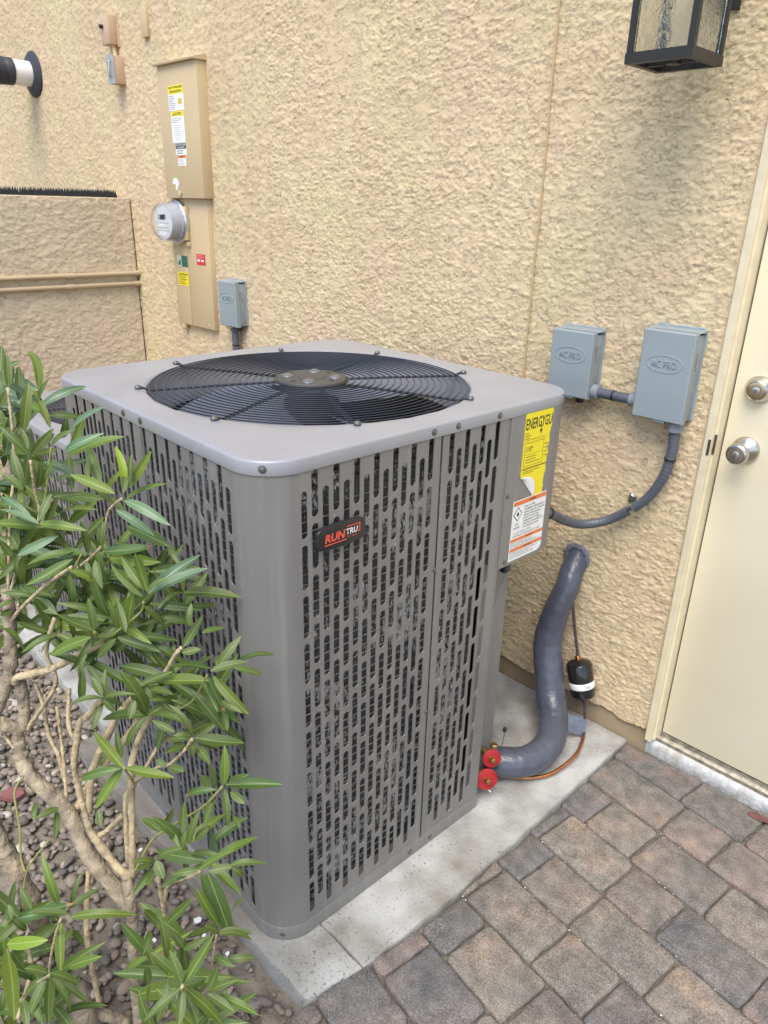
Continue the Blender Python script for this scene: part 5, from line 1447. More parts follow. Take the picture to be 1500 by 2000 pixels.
# warning sticker
wf = frame((.0016, .674, 0), (0, 1, 0), (0, 0, 1))
wp = [(0, .733), (.112, .733), (.121, .737), (.126, .746), (.126, .886), (0, .886)]
ws = MB().loops([[(x, y, .0003) for x, y in wp], [(x, y, .0007) for x, y in wp]], True, True, True).build('warning_label', M_white, AC); ws.matrix_basis = wf
WZ = .0009
lines(ws, [(.002, .125, .8735, .8840), (.002, .125, .7820, .7900), (.002, .125, .7570, .7650)], M_ora, WZ)
text('label_lettering', 'WARNING', .026, .0055, M_ink, ws, TI(.072, .8785, WZ+.0003), bold=.02)
text('label_lettering', 'CAUTION', .026, .0045, M_ink, ws, TI(.070, .786, WZ+.0003), bold=.02)
text('label_lettering', 'IMPORTANT', .030, .0045, M_ink, ws, TI(.070, .761, WZ+.0003), bold=.02)
for s_, m_, z_ in ((.0165, M_ink, WZ), (.0138, M_white, WZ+.0003)):
    MB().add([(.020-s_, .8515, 0), (.020, .8515-s_*1.1, 0), (.020+s_, .8515, 0), (.020, .8515+s_*1.1, 0)], [(0, 1, 2, 3)]).build('hazard_diamond', m_, ws).matrix_basis = TI(0, 0, z_)
fp = [(-.4, -.8), (.4, -.8), (.7, -.2), (.5, .4), (.3, .1), (.15, .9), (-.15, .4), (-.35, .6), (-.6, .0), (-.65, -.4)]
MB().add([(.020+x*.0062, .8525+y*.0072, 0) for x, y in fp], [tuple(range(len(fp)))]).build('flame_mark', M_ink, ws).matrix_basis = TI(0, 0, WZ+.0006)
text('label_lettering', 'A2L', .014, .0055, M_ink, ws, TI(.020, .8260, WZ)); text('label_lettering', 'R454B', .022, .0058, M_ink, ws, TI(.020, .8170, WZ))
y_ = .868
for s_, w_ in (('RISK OF FIRE', .040), ('FLAMMABLE REFRIGERANT', .078), ('REPAIR ONLY BY TRAINED', .078), ('SERVICE PERSONNEL.', .066), ('DO NOT PUNCTURE', .058), ('REFRIGERANT TUBING.', .068), ('DISPOSE OF PROPERLY IN', .078), ('ACCORDANCE WITH', .060)):
    text('label_lettering', s_, w_, .0046, M_ink, ws, TI(.044+w_/2, y_-.0035, WZ), bold=.01); y_ -= .0074
text('label_lettering', 'LOCAL REGULATIONS.', .066, .0044, M_ink, ws, TI(.044, .8035, WZ)); text('label_lettering', 'FLAMMABLE REFRIGERANT USED', .104, .0044, M_ink, ws, TI(.060, .7955, WZ))
dashes('small_print', .004, .122, .7665, .7805, 4, M_inkg, ws, TI(0, 0, 0), WZ, 8, .35)
dashes('small_print', .004, .122, .7385, .7560, 5, M_inkg, ws, TI(0, 0, 0), WZ, 9, .3)

# ================================================================== THINGS ON THE WALL
def face(x, y, z): return frame((x, y, z), (1, 0, 0), (0, 0, 1))   # right = +x, up = z, outward = -y
# ---- electric service panel
ep = tag(empty('electrical_panel', (-2.30, 0, .96)), 'tall tan electrical service panel with yellow and white warning stickers', 'electrical panel')
def E_(b, nm, m=M_tan, sm=True): return b.build(nm, m, ep, smooth=sm, ang=35, loc=(2.30, 0, -.96))
E_(MB().box(-2.455, -2.150, -.020, .02, .975, 1.512, .002), 'lower_box')
uc = E_(MB().box(-2.430, -2.133, -.046, .02, 1.512, 2.006, .003), 'upper_cover')
lip = MB().loops([[(x, .01, 2.0065), (x, -.060, 2.0065), (x, -.062, 2.012), (x, .01, 2.034)] for x in (-2.434, -2.126)], True, True, True); E_(lip, 'rain_lip', sm=False)
E_(MB().box(-2.454, -2.3385, -.0225, -.0205, .977, 1.312, .0006), 'cover_plate'); E_(MB().box(-2.3355, -2.1515, -.0225, -.0205, .977, 1.5105, .0006), 'cover_plate'); E_(MB().box(-2.454, -2.3385, -.0225, -.0205, 1.3145, 1.5105, .0006), 'cover_plate')
E_(MB().box(-2.345, -2.300, -.040, -.023, 1.343, 1.480, .003), 'breaker_cover')
E_(MB().box(-2.322, -2.300, -.033, -.023, 1.318, 1.338, .002), 'hasp'); E_(MB().box(-2.322, -2.306, -.053, -.0465, 1.518, 1.540, .002), 'hasp')
E_(MB().box(-2.420, -2.398, -.030, -.010, .955, .974, .002), 'hasp'); 
E_(MB().lathe([(.006, 0), (.0055, .004), (.0001, .005)], (-2.305, -.0465, 1.532), (0, -1, 0), 12), 'screw', M_zinc); E_(MB().lathe([(.005, 0), (.0001, .004)], (-2.175, -.0226, 1.47), (0, -1, 0), 12), 'screw', M_tan)
E_(MB().lathe([(.005, 0), (.0001, .004)], (-2.20, -.0226, .992), (0, -1, 0), 12), 'screw', M_tan)
def stick(par, nm, x0, x1, z0, z1, y, m, loc): 
    o = MB().box(x0, x1, y-.0005, y, z0, z1).build(nm, m, par, loc=loc); return o
PL = (2.30, 0, -.96); yf = -.0463
s1 = stick(ep, 'solar_label', -2.352, -2.235, 1.840, 1.931, yf, M_white, PL)
def ontext(par, s_, x, z, y, w_, h_, m, **k): text('label_lettering', s_, w_, h_, m, par, face(x, y, z), **k)
def bar(par, x0, x1, z0, z1, y, m, nm='colour_band'): MB().box(x0, x1, y-.0002, y, z0, z1).build(nm, m, par)
bar(s1, -2.352, -2.235, 1.900, 1.931, yf-.0007, M_yel)
ontext(s1, 'SOLAR PV SYSTEM EQUIPPED', -2.2935, 1.9225, yf-.0012, .106, .0085, M_ink, bold=.02); ontext(s1, 'WITH RAPID SHUTDOWN', -2.2935, 1.9085, yf-.0012, .090, .0085, M_ink, bold=.02)
dashes('small_print', -2.348, -2.297, 1.844, 1.896, 8, M_inkg, s1, frame((0, yf-.0006, 0), (1, 0, 0), (0, 0, 1)), 0, 3, .35)
bar(s1, -2.279, -2.252, 1.862, 1.882, yf-.0007, mat('gold_print', (.65, .45, .03), .5), 'house_mark')
s2 = stick(ep, 'caution_label', -2.343, -2.243, 1.723, 1.838, yf, M_white, PL)
bar(s2, -2.343, -2.243, 1.820, 1.838, yf-.0007, M_yel); ontext(s2, 'CAUTION', -2.288, 1.829, yf-.0012, .055, .010, M_ink, bold=.02)
MB().add([(-2.328, yf-.001, 1.823), (-2.317, yf-.001, 1.823), (-2.3225, yf-.001, 1.8345)], [(0, 1, 2)]).build('warning_triangle', M_ink, s2)
dashes('small_print', -2.338, -2.248, 1.795, 1.815, 3, M_inkg, s2, frame((0, yf-.0006, 0), (1, 0, 0), (0, 0, 1)), 0, 5, .3)
dashes('small_print', -2.325, -2.262, 1.730, 1.790, 8, M_inkg, s2, frame((0, yf-.0006, 0), (1, 0, 0), (0, 0, 1)), 0, 6, .18)
s3 = stick(ep, 'disconnect_label', -2.326, -2.241, 1.677, 1.721, yf, M_white, PL)
bar(s3, -2.324, -2.243, 1.700, 1.720, yf-.0007, M_ink); ontext(s3, 'PHOTOVOLTAIC SYSTEM', -2.2835, 1.7145, yf-.0012, .074, .0060, M_white, bold=.02); ontext(s3, 'AC DISCONNECT', -2.2835, 1.7055, yf-.0012, .064, .0060, M_white, bold=.02)
dashes('small_print', -2.318, -2.25, 1.680, 1.697, 2, M_ink, s3, frame((0, yf-.0006, 0), (1, 0, 0), (0, 0, 1)), 0, 7, .35)
s4 = stick(ep, 'warning_label', -2.313, -2.250, 1.636, 1.675, yf, M_white, PL)
bar(s4, -2.313, -2.250, 1.666, 1.675, yf-.0007, M_ora); ontext(s4, 'WARNING', -2.2815, 1.6705, yf-.0012, .03, .0055, M_ink, bold=.02)
dashes('small_print', -2.308, -2.254, 1.638, 1.664, 5, M_inkg, s4, frame((0, yf-.0006, 0), (1, 0, 0), (0, 0, 1)), 0, 8, .25)
tf = [(-.028, .002), (-.020, .018), (.0, .022), (.018, .014), (.026, -.004), (.016, -.014), (.008, -.028), (-.004, -.022), (-.002, -.004), (-.014, .0), (-.022, -.008)]
MB().loops([[(-2.345+x*.95, yf, 1.570+z) for x, z in tf], [(-2.345+x*.95, yf-.0006, 1.570+z) for x, z in tf]], True, True, True).build('torn_sticker_remnant', M_white, ep, loc=PL)
yl = -.0228
s5 = stick(ep, 'inspection_label', -2.425, -2.337-.002, 1.230, 1.276, yl, M_grn, PL); bar(s5, -2.425, -2.388, 1.230, 1.276, yl-.0007, mat('pale_print', (.62, .66, .52), .5)); 
MB().add([(-2.420, yl-.0012, 1.236), (-2.395, yl-.0012, 1.236), (-2.398, yl-.0012, 1.262), (-2.410, yl-.0012, 1.252)], [(0, 1, 2, 3)]).build('emblem_mark', M_grn, s5)
s6 = stick(ep, 'caution_label', -2.427, -2.340, 1.148, 1.206, yl, M_yel, PL); ontext(s6, 'CAUTION', -2.3835, 1.196, yl-.0007, .070, .011, M_ink, bold=.03)
dashes('small_print', -2.42, -2.347, 1.152, 1.188, 4, M_ink, s6, frame((0, yl-.0006, 0), (1, 0, 0), (0, 0, 1)), 0, 9, .32)
s7 = stick(ep, 'red_label', -2.262, -2.193, 1.246, 1.291, yl, M_redp, PL)
dashes('small_print', -2.257, -2.198, 1.270, 1.288, 3, mat('pink_small_print', (.65, .4, .4), .5), s7, frame((0, yl-.0006, 0), (1, 0, 0), (0, 0, 1)), 0, 9, .35)
bar(s7, -2.255, -2.235, 1.260, 1.268, yl-.0007, M_white); bar(s7, -2.225, -2.205, 1.260, 1.268, yl-.0007, M_white)
# ---- meter
em = tag(empty('electric_meter', (-2.385, -.023, 1.415)), 'round glass electric meter on the tan service panel', 'electric meter')
MB().lathe([(.090, 0), (.092, .006), (.091, .016), (.086, .020), (.084, .022)], (0, 0, 0), (0, -1, 0), 48).build('meter_ring', M_zinc, em, smooth=True, ang=40)
MB().lathe([(.078, .018), (.078, .024), (.070, .027), (.068, .070)], (0, 0, 0), (0, -1, 0), 40).build('meter_body', mat('grey_meter_plastic', (.42, .42, .45), .4), em, smooth=True, ang=40)
dial = MB().lathe([(.064, .0701), (.064, .072)], (0, 0, 0), (0, -1, 0), 40).build('dial', mat('pale_dial', (.62, .63, .64), .4), em)
bar(dial, -.030, .018, .010, .030, -.0726, M_ink, 'display')
for z0 in (-.004, -.020, -.034): bar(dial, -.048, .040, z0-.0008, z0+.0008, -.0726, M_inkg, 'rule_line')
bar(dial, -.040, .010, -.019, -.006, -.0728, M_white, 'paper_label'); bar(dial, -.035, .020, -.052, -.036, -.0728, M_white, 'paper_label')
M_glass = bpy.data.materials.new('clear_glass'); M_glass.use_nodes = True
gb = M_glass.node_tree.nodes['Principled BSDF']; gb.inputs['Transmission Weight'].default_value = 1; gb.inputs['Roughness'].default_value = .05; gb.inputs['IOR'].default_value = 1.15; gb.inputs['Base Color'].default_value = (.93, .95, .97, 1); gb.inputs['Alpha'].default_value = .55
MB().lathe([(.083, .020), (.081, .026), (.076, .060), (.073, .092), (.068, .099), (.055, .102), (.0001, .103)], (0, 0, 0), (0, -1, 0), 48, cap=False).build('glass_cover', M_glass, em, smooth=True, ang=60)

# ---- grey disconnect boxes
def ac_box(x0, x1, z0, z1, p, label):
    t = tag(empty('disconnect_box', ((x0+x1)/2, 0, z0)), label, 'electrical box', 'grey disconnect boxes on the house wall')
    w_ = (x1-x0)/2; h = z1-z0
    MB().box(-w_+.004, w_-.004, -p+.016, .02, .004, h-.006, .002).build('box_body', M_grey, t, smooth=True, ang=35)
    # cover: front sheet with a rolled rim, top slopes a little like a rain hood
    cv = MB(); cv.loops([[(-w_, -p+.022, 0), (w_, -p+.022, 0), (w_, -p+.018, h), (-w_, -p+.018, h)], [(-w_, -p+.003, 0), (w_, -p+.003, 0), (w_, -p+.003, h), (-w_, -p+.003, h)], [(-w_+.003, -p, .003), (w_-.003, -p, .003), (w_-.003, -p, h-.003), (-w_+.003, -p, h-.003)]], True, True, True)
    cv = cv.build('cover', M_grey, t, smooth=True, ang=30)
    MB().loops([[(-w_, -p+.022, h+.0002), (-w_, .012, h+.006), (-w_, .012, h-.004)], [(w_, -p+.022, h+.0002), (w_, .012, h+.006), (w_, .012, h-.004)]], True, True, True).build('rain_hood', M_grey, t)
    ov = [(.046*math.cos(a_), .0205*math.sin(a_)) for a_ in np.linspace(0, 2*math.pi, 49)[:-1]]
    cz = h*.64
    MB().tube([(x, -p-.0002, cz+y) for x, y in ov], .0011, 6, closed=True).build('embossed_oval', M_grey, cv, smooth=True)
    text('embossed_lettering', 'AC PRO', .064, .018, M_grey, cv, face(-.001, -p-.0001, cz), bold=-.005, ext=.0016, spacing=1.12)
    MB().box(w_-.0005, w_+.0015, -p+.026, -p+.032, h*.62, h*.80).build('hinge_slot', M_inkg, t)
    MB().box(w_-.0005, w_+.0008, -p+.024, -p+.030, h*.1, h*.26).build('hinge_slot', M_inkg, t)
    for k in (.35, .55): MB().lathe([(.0045, 0), (.004, .001), (.0001, .0014)], (w_-.0045, -.018, h*k), (1, 0, 0), 10).build('knockout', M_grey, t)
    MB().box(-w_*.1, w_*.35, -p-.002, -p+.012, -.006, -.0002, .001).build('latch_tab', M_zinc, t)
    # caulk bead round the back, smeared on the stucco
    bd = [(x_, -.002+rn.uniform(-.001, .001), z_) for x_, z_ in [(-w_+.003, .004), (-w_+.003, h*.25), (-w_+.003, h*.5), (-w_+.003, h*.75), (-w_+.004, h+.001), (-w_*.5, h+.004), (0, h+.005), (w_*.5, h+.004), (w_-.004, h+.001), (w_-.003, h*.75), (w_-.003, h*.5), (w_-.003, h*.25), (w_-.003, .004)]]
    MB().tube(spline(bd, 3)[0], [.0045+rn.uniform(-.0012, .0014) for _ in range(37)], 6).build('caulk_bead', M_grey, t, smooth=True)
    return t
b1 = ac_box(-.409, -.283, 1.030, 1.206, .062, 'smaller grey disconnect box right above the corner of the air conditioner')
b2 = ac_box(-.149, -.016, 1.017, 1.238, .062, 'larger grey disconnect box beside the door frame')
b3 = ac_box(-2.056, -1.929, 1.018, 1.199, .058, 'far grey disconnect box beside the tan service panel')
MB().lathe([(.011, 0), (.012, .012), (.010, .018)], (.025, -.028, -.0), (0, 0, -1), 14).build('black_plug', M_black, b1, smooth=True)
MB().lathe([(.011, 0), (.012, .010), (.010, .014)], (.045, -.028, -.0), (0, 0, -1), 14).build('black_plug', M_black, b3, smooth=True)
# riser under the far box
t = tag(empty('conduit_riser', (-1.985, -.030, .6)), 'grey conduit dropping from the far disconnect box behind the air conditioner', 'conduit')
MB().tube([(0, 0, 0), (0, 0, .418)], .0145, 16).build('pipe', M_cond, t, smooth=True)
MB().tube([(0, 0, .398), (0, 0, .4185)], .019, 16).build('fitting', M_cond, t, smooth=True); MB().tube([(0, 0, .335), (0, 0, .340)], .0158, 16).build('tie', M_black, t, smooth=True)
# nipple between the boxes
t = tag(empty('conduit_nipple', (-.283, -.030, 1.050)), 'short grey conduit with a black tie joining the two disconnect boxes', 'conduit')
MB().tube([(.0005, 0, 0), (.018, 0, -.001), (.020, 0, -.001)], [.020, .020, .017], 18).build('fitting', mat('grey_plastic_fitting', (.22, .235, .26), .45), t, smooth=True, ang=30)
MB().tube([(.02, 0, -.001), (.115, 0, -.001)], .0135, 16).build('pipe', M_cond, t, smooth=True)
MB().tube([(.112, 0, -.001), (.1335, 0, -.001)], .019, 18).build('fitting', bpy.data.materials['grey_plastic_fitting'], t, smooth=True); MB().tube([(.060, 0, -.001), (.065, 0, -.001)], .0150, 16).build('tie', M_black, t, smooth=True)
# flexible conduit from the right box to the air conditioner
fp_ = [(-.0405, -.031, 1.0155), (-.040, -.031, .98), (-.038, -.031, .936), (-.048, -.031, .869), (-.075, -.031, .807), (-.111, -.031, .763), (-.189, -.031, .695), (-.270, -.034, .650), (-.345, -.060, .625), (-.390, -.16, .660), (-.385, -.295, .700)]
fp_ = [(-.0405, -.031, 1.0155), (-.040, -.031, .98), (-.038, -.031, .936), (-.048, -.031, .869), (-.075, -.031, .807), (-.111, -.031, .763), (-.182, -.036, .702), (-.235, -.080, .686), (-.252, -.150, .713), (-.235, -.225, .752), (-.220, -.300, .788)]
sp_, _ = spline(fp_, 26)
fx_ = tag(empty('flexible_conduit', (-.0405, -.031, 1.0)), 'dark grey flexible conduit curving from the larger disconnect box to the air conditioner', 'conduit')
Lb = [-.0405*-1, .031, -1.0]
rad = [.0130+.0005*(1 if (i//2) % 2 else 0) for i in range(len(sp_))]
MB().tube(sp_, rad, 14).build('ribbed_hose', M_cond, fx_, smooth=True, ang=180, loc=(.0405, .031, -1.0))
MB().tube([(-.0405, -.031, 1.0165), (-.0405, -.031, .992), (-.0400, -.031, .990)], [.020, .020, .016], 18).build('fitting', bpy.data.materials['grey_plastic_fitting'], fx_, smooth=True, ang=30, loc=(.0405, .031, -1.0))
def around(i, r_, wd, nm, m):
    a_ = sp_[i]; d_ = (sp_[i+1]-sp_[i-1]).normalized()
    return MB().tube([a_-d_*wd, a_+d_*wd], r_, 18).build(nm, m, fx_, smooth=True, ang=30, loc=(.0405, .031, -1.0))
around(60, .0152, .0022, 'tie', M_black); around(len(sp_)-8, .0165, .003, 'tie', M_black)
i0 = 26*5+3
around(i0, .0152, .007, 'clamp_strap', M_zinc)
a_ = sp_[i0]; MB().box(a_.x-.026, a_.x-.002, -.012, -.006, a_.z+.006, a_.z+.030, .002).build('clamp_ear', M_zinc, fx_, loc=(.0405, .031, -1.0))
MB().lathe([(.009, 0), (.009, .003), (.006, .006), (.0001, .0065)], (a_.x-.016, -.011, a_.z+.025), (0, -1, 0), 14).build('clamp_screw', M_zinc, fx_, smooth=True, loc=(.0405, .031, -1.0))

# ---- suction line, drier, liquid line, valves
SUC = [(-.279, .02, .545), (-.272, -.030, .505), (-.267, -.055, .464), (-.277, -.080, .392), (-.283, -.100, .290), (-.255, -.120, .202), (-.225, -.140, .133), (-.190, -.175, .094), (-.155, -.235, .071), (-.143, -.300, .066), (-.153, -.365, .066), (-.192, -.412, .067), (-.225, -.430, .067)]
sr = [.032, .033, .034, .039, .043, .044, .044, .044, .043, .042, .042, .042, .041]
sp2, r2_ = spline([(*p, r_) for p, r_ in zip(SUC, sr)], 8)
sl_ = tag(empty('suction_line', (-.279, 0, .54)), 'thick blue-grey taped pipe curving from the wall down to the air conditioner', 'pipe')
ro = (.279, 0, -.54)
MB().tube(sp2, [r_*(1+.012*math.sin(i*1.7)) for i, r_ in enumerate(r2_)], 24).build('insulation', M_ins, sl_, smooth=True, ang=180, loc=ro)
# overlapping tape wraps near the wall
for k, i in enumerate((5, 8, 11, 14, 17, 48, 50)):
    d_ = (sp2[i+1]-sp2[i-1]).normalized(); MB().tube([sp2[i]-d_*.016, sp2[i], sp2[i]+d_*.016], [r2_[i]*1.035, r2_[i]*1.055, r2_[i]*1.03], 24, cap=False).build('tape_wrap', M_ins, sl_, smooth=True, ang=180, loc=ro)
M_foam = mat('foam_seal', (.16, .17, .20), .9, bump=1, bscale=80, bdist=.01)
MB().lathe([(.046, -.002), (.043, .003), (.038, .005), (.030, .004)], (-.279, -.001, .540), (0, -1, 0), 28, cap=False).build('wall_seal', M_foam, sl_, smooth=True, loc=ro)
# tape strap holding the liquid line
st_ = MB(); p0 = Vector((-.232, -.165, .118)); L = []
A_ = [(-.236, -.172, .122), (-.205, -.178, .112), (-.168, -.155, .082), (-.128, -.090, .045)]
for k, p in enumerate(A_):
    L.append([(p[0], p[1]-.004, p[2]-.029), (p[0]-.003, p[1]-.012, p[2]), (p[0], p[1]-.004, p[2]+.029), (p[0]+.004, p[1]+.004, p[2]+.029), (p[0]+.004, p[1]+.004, p[2]-.029)])
tape = mat('shiny_tape', (.20, .23, .30), .22, vary=.3, vscale=80, bump=.5, bscale=90)
st_.loops(L, True, True, True).build('tape_strap', tape, sl_, smooth=True, ang=50, loc=ro)
LIQ = [(-.262, -.045, .470), (-.247, -.050, .430), (-.227, -.050, .338), (-.199, -.050, .235)]
ll = tag(empty('liquid_line', (-.2, -.05, .1)), 'thin copper line looping from the filter drier round to the red valve', 'pipe'); lo = (.2, .05, -.1)
MB().tube(spline(LIQ, 8)[0], .0048, 8).build('upper_tube', M_copd, ll, smooth=True, loc=lo)
MB().tube(spline([(-.165, -.05, .128), (-.151, -.055, .080), (-.132, -.078, .030), (-.108, -.130, .022)], 8)[0], .0045, 8).build('lower_tube', M_copd, ll, smooth=True, loc=lo)
MB().tube(spline([(-.120, -.100, .022), (-.089, -.198, .030), (-.098, -.301, .022), (-.129, -.362, .021), (-.172, -.408, .024)], 10)[0], .0050, 10).build('copper_tube', M_cop, ll, smooth=True, loc=lo)
MB().tube(spline([(-.150, -.386, .023), (-.175, -.412, .024), (-.202, -.470, .040), (-.212, -.500, .075)], 8)[0], .0053, 10).build('tarnished_tube', M_copd, ll, smooth=True, loc=lo)
fd = tag(empty('filter_drier', (-.182, -.05, .178)), 'black filter drier canister with a white label hanging beside the taped pipe', 'filter drier')
ax = Vector((-.199+.164, 0, .235-.121)).normalized()
MB().lathe([(.006, -.074), (.008, -.067), (.014, -.064), (.034, -.056), (.0385, -.048), (.039, .046), (.035, .053), (.018, .061), (.008, .064), (.006, .070)], (0, 0, 0), ax, 32).build('canister', mat('gloss_black', (.012, .012, .013), .18, coat=.5), fd, smooth=True, ang=35)
MB().lathe([(.0393, -.024), (.0395, -.0235), (.0395, -.004), (.0393, -.0035)], (0, 0, 0), ax, 32, cap=False).build('paper_band', M_white, fd, smooth=True, ang=35)
# print on the band, wrapped
for k, s_ in enumerate(('|||',)):
    pass
bmk = MB(); sidev = Vector((1, 0, 0)); sidev = (sidev-ax*sidev.dot(ax)).normalized(); fwdv = ax.cross(sidev)
if fwdv.y > 0: fwdv = -fwdv
rb = random.Random(4)
for k in range(13):
    t_ = R(20+k*2.2); d_ = sidev*math.cos(t_)+fwdv*math.sin(t_); tt = (-sidev*math.sin(t_)+fwdv*math.cos(t_))
    if rb.random() < .7:
        c_ = d_*.0398; hw = rb.choice((.0003, .0005)); bmk.add([tuple(c_+tt*hw-ax*.019), tuple(c_-tt*hw-ax*.019), tuple(c_-tt*hw-ax*.011), tuple(c_+tt*hw-ax*.011)], [(0, 1, 2, 3)])
bmk.build('barcode_strokes', M_ink, fd)
MB().lathe([(.0085, .062), (.0085, .072), (.0065, .076)], (0, 0, 0), ax, 14).build('top_fitting', M_cop, fd, smooth=True); MB().lathe([(.0085, -.066), (.0085, -.076), (.0065, -.082)], (0, 0, 0), ax, 14).build('bottom_fitting', M_copd, fd, smooth=True)
def valve(x, y, z, label, r_):
    t = tag(empty('service_valve', (x, y, z)), label, 'valve', 'red capped service valves'); n_ = Vector((.80, -.55, .25)).normalized()
    MB().lathe([(.004, -.003), (r_, -.002), (r_, .0015), (r_*.9, .003), (.008, .003)], (0, 0, 0), n_, 32).build('red_disc', M_red, t, smooth=True, ang=40)
    MB().lathe([(.0095, -.0), (.0095, .008), (.0075, .011), (.0072, .017), (.0001, .018)], (0, 0, 0), n_, 6).build('brass_nut', M_brass, t)
    MB().tube([(0, 0, 0), (-.035, .01, .0)], .011, 12).build('valve_body', M_brass, t, smooth=True)
    return t
v1 = valve(-.186, -.486, .128, 'upper red-capped service valve behind the pipe elbow', .026)
v2 = valve(-.178, -.512, .078, 'lower red-capped service valve at the foot of the air conditioner', .030)
MB().lathe([(.011, 0), (.0115, .008), (.009, .012)], (-.006, .012, .026), (0, .2, 1), 6).build('brass_cap', M_brass, v1)
MB().box(.000, .024, -.012, -.010, -.046, -.030).build('paper_tag', M_white, v2).rotation_euler = (.5, .3, 0)
w_ = tag(MB().tube([(-.200, -.424, .085), (-.198, -.4225, .128), (-.196, -.421, .165), (-.196, -.421, .176)], .0016, 6).build('wire_tie', mat('dull_wire', (.12, .12, .12), .4), smooth=True), 'thin upright wire with a black tip behind the pipe elbow', 'wire')
MB().lathe([(.002, 0), (.0055, .003), (.006, .010), (.004, .015), (.0001, .017)], (-.196, -.421, .174), (0, 0, 1), 12).build('black_tip', M_black, w_, smooth=True)

# ---- small boxes above the panel
t = tag(empty('photo_sensor_box', (-2.848, 0, 2.13)), 'pinkish tan box with a small black knob, above the toggle switch box', 'electrical box')
MB().box(-.037, .037, -.045, -.006, .0, .110, .002).build('box', M_tanp, t, smooth=True, ang=35); MB().box(-.045, .047, -.006, .01, -.008, .120, .002).build('back_plate', M_tanp, t)
MB().lathe([(.008, 0), (.009, .010), (.006, .016), (.0001, .018)], (-.015, -.0445, .068), (0, -1, 0), 14).build('knob', M_black, t, smooth=True)
MB().tube([(.018, -.02, .0), (.022, -.02, -.020), (.030, -.02, -.047)], .0085, 12).build('conduit_stub', M_tan, t, smooth=True)
t = tag(empty('switch_box', (-2.816, 0, 1.976)), 'small tan toggle switch box with a silver cover, left of the service panel', 'electrical box')
MB().box(-.032, .032, -.048, .01, 0, .108, .002).build('box', M_tanp, t, smooth=True, ang=35)
cvp = MB().box(-.034, .034, -.052, -.0482, -.002, .110, .001).build('silver_cover', mat('silver_grey_cover', (.42, .42, .40), .4, metal=.4), t)
MB().tube(spline([(-.008, -.052, .075), (-.008, -.060, .085), (.008, -.062, .086), (.010, -.062, .05), (.002, -.060, .026), (-.006, -.056, .034)], 5)[0], .0035, 8).build('toggle_lever', M_zinc, t, smooth=True)
t = tag(MB().box(-.022, .022, -.014, .005, 0, .112, .002).build('conduit_cover', M_tan, smooth=True, loc=(-2.560, 0, 2.130)), 'plain narrow tan cover plate high on the wall above the service panel', 'cover plate')
# ---- vent pipe
t = tag(empty('vent_pipe', (-3.78, 0, 2.10)), 'white vent pipe with black wall flange and ribbed black end, at the left edge', 'vent')
M_rub = mat('dark_rubber', (.035, .037, .048), .5)
MB().lathe([(.107, 0), (.108, .004), (.098, .012), (.082, .018), (.066, .022), (.060, .024)], (0, -.002, 0), (0, -1, 0), 40).build('wall_flange', M_rub, t, smooth=True, ang=50)
MB().tube([(0, .0, 0), (0, -.118, 0)], .0585, 32).build('white_pipe', M_white, t, smooth=True, ang=40)
ve = MB().lathe([(.060, .112), (.0635, .114), (.0635, .150), (.062, .152), (.062, .25), (.0635, .252), (.0635, .262), (.05, .264)], (0, 0, 0), (0, -1, 0), 32).build('vent_cap', M_rub, t, smooth=True, ang=40)
for k in range(7): MB().lathe([(.0618, .158+k*.013), (.0645, .159+k*.013), (.0645, .163+k*.013), (.0618, .164+k*.013)], (0, 0, 0), (0, -1, 0), 32).build('cap_rib', M_rub, ve, smooth=True)
# ---- lantern
ln = tag(empty('wall_lantern', (-.118, -.183, 1.782)), 'black framed square wall lantern with seeded glass, upper right', 'lantern')
M_lf = mat('dark_bronze_metal', (.030, .028, .025), .45, metal=.3, bump=.05, bscale=200)
hw = .0635; hh = .30
fl_ = MB()
for sx in (-1, 1):
    for sy in (-1, 1):
        tw = 1.0
        fl_.box(sx*hw-.0065 if sx < 0 else hw-.0065, sx*hw+.0065 if sx < 0 else hw+.0065, sy*hw-.0065, sy*hw+.0065, .0, hh)
fl_.build('corner_posts', M_lf, ln)
for z0, z1 in ((-.002, .018), (hh-.016, hh)):
    MB().box(-hw-.008, hw+.008, -hw-.0075, -hw+.0062, z0, z1).build('rail', M_lf, ln); MB().box(-hw-.008, hw+.008, hw-.0062, hw+.0075, z0, z1).build('rail', M_lf, ln)
    MB().box(-hw-.0082, -hw+.0060, -hw+.0062, hw-.0062, z0+.0003, z1-.0003).build('rail', M_lf, ln); MB().box(hw-.0060, hw+.0082, -hw+.0062, hw-.0062, z0+.0003, z1-.0003).build('rail', M_lf, ln)
MB().loops([[(-hw-.02, -hw-.02, hh), (hw+.02, -hw-.02, hh), (hw+.02, hw+.02, hh), (-hw-.02, hw+.02, hh)], [(-.015, -.015, hh+.07), (.015, -.015, hh+.07), (.015, .015, hh+.07), (-.015, .015, hh+.07)]], True, True, True).build('roof', M_lf, ln)
MB().box(-.04, .04, .176, .185, .12, .36).build('wall_plate', M_lf, ln)
MB().tube([(0, .175, .33), (0, .12, .36), (0, 0, .38), (0, 0, .37)], .008, 10).build('arm', M_lf, ln, smooth=True)
MB().box(-hw+.008, -.02, -.004, .004, .0, .010).build('cross_bar', M_lf, ln); MB().box(.02, hw-.008, -.004, .004, .0, .010).build('cross_bar', M_lf, ln)
MB().lathe([(.016, 0), (.016, .008), (.011, .012), (.011, .028)], (0, 0, .0), (0, 0, 1), 20).build('lamp_holder', M_lf, ln, smooth=True, ang=40)
M_sg = bpy.data.materials.new('seeded_glass'); M_sg.use_nodes = True; n = M_sg.node_tree.nodes; l = M_sg.node_tree.links; gb = n['Principled BSDF']
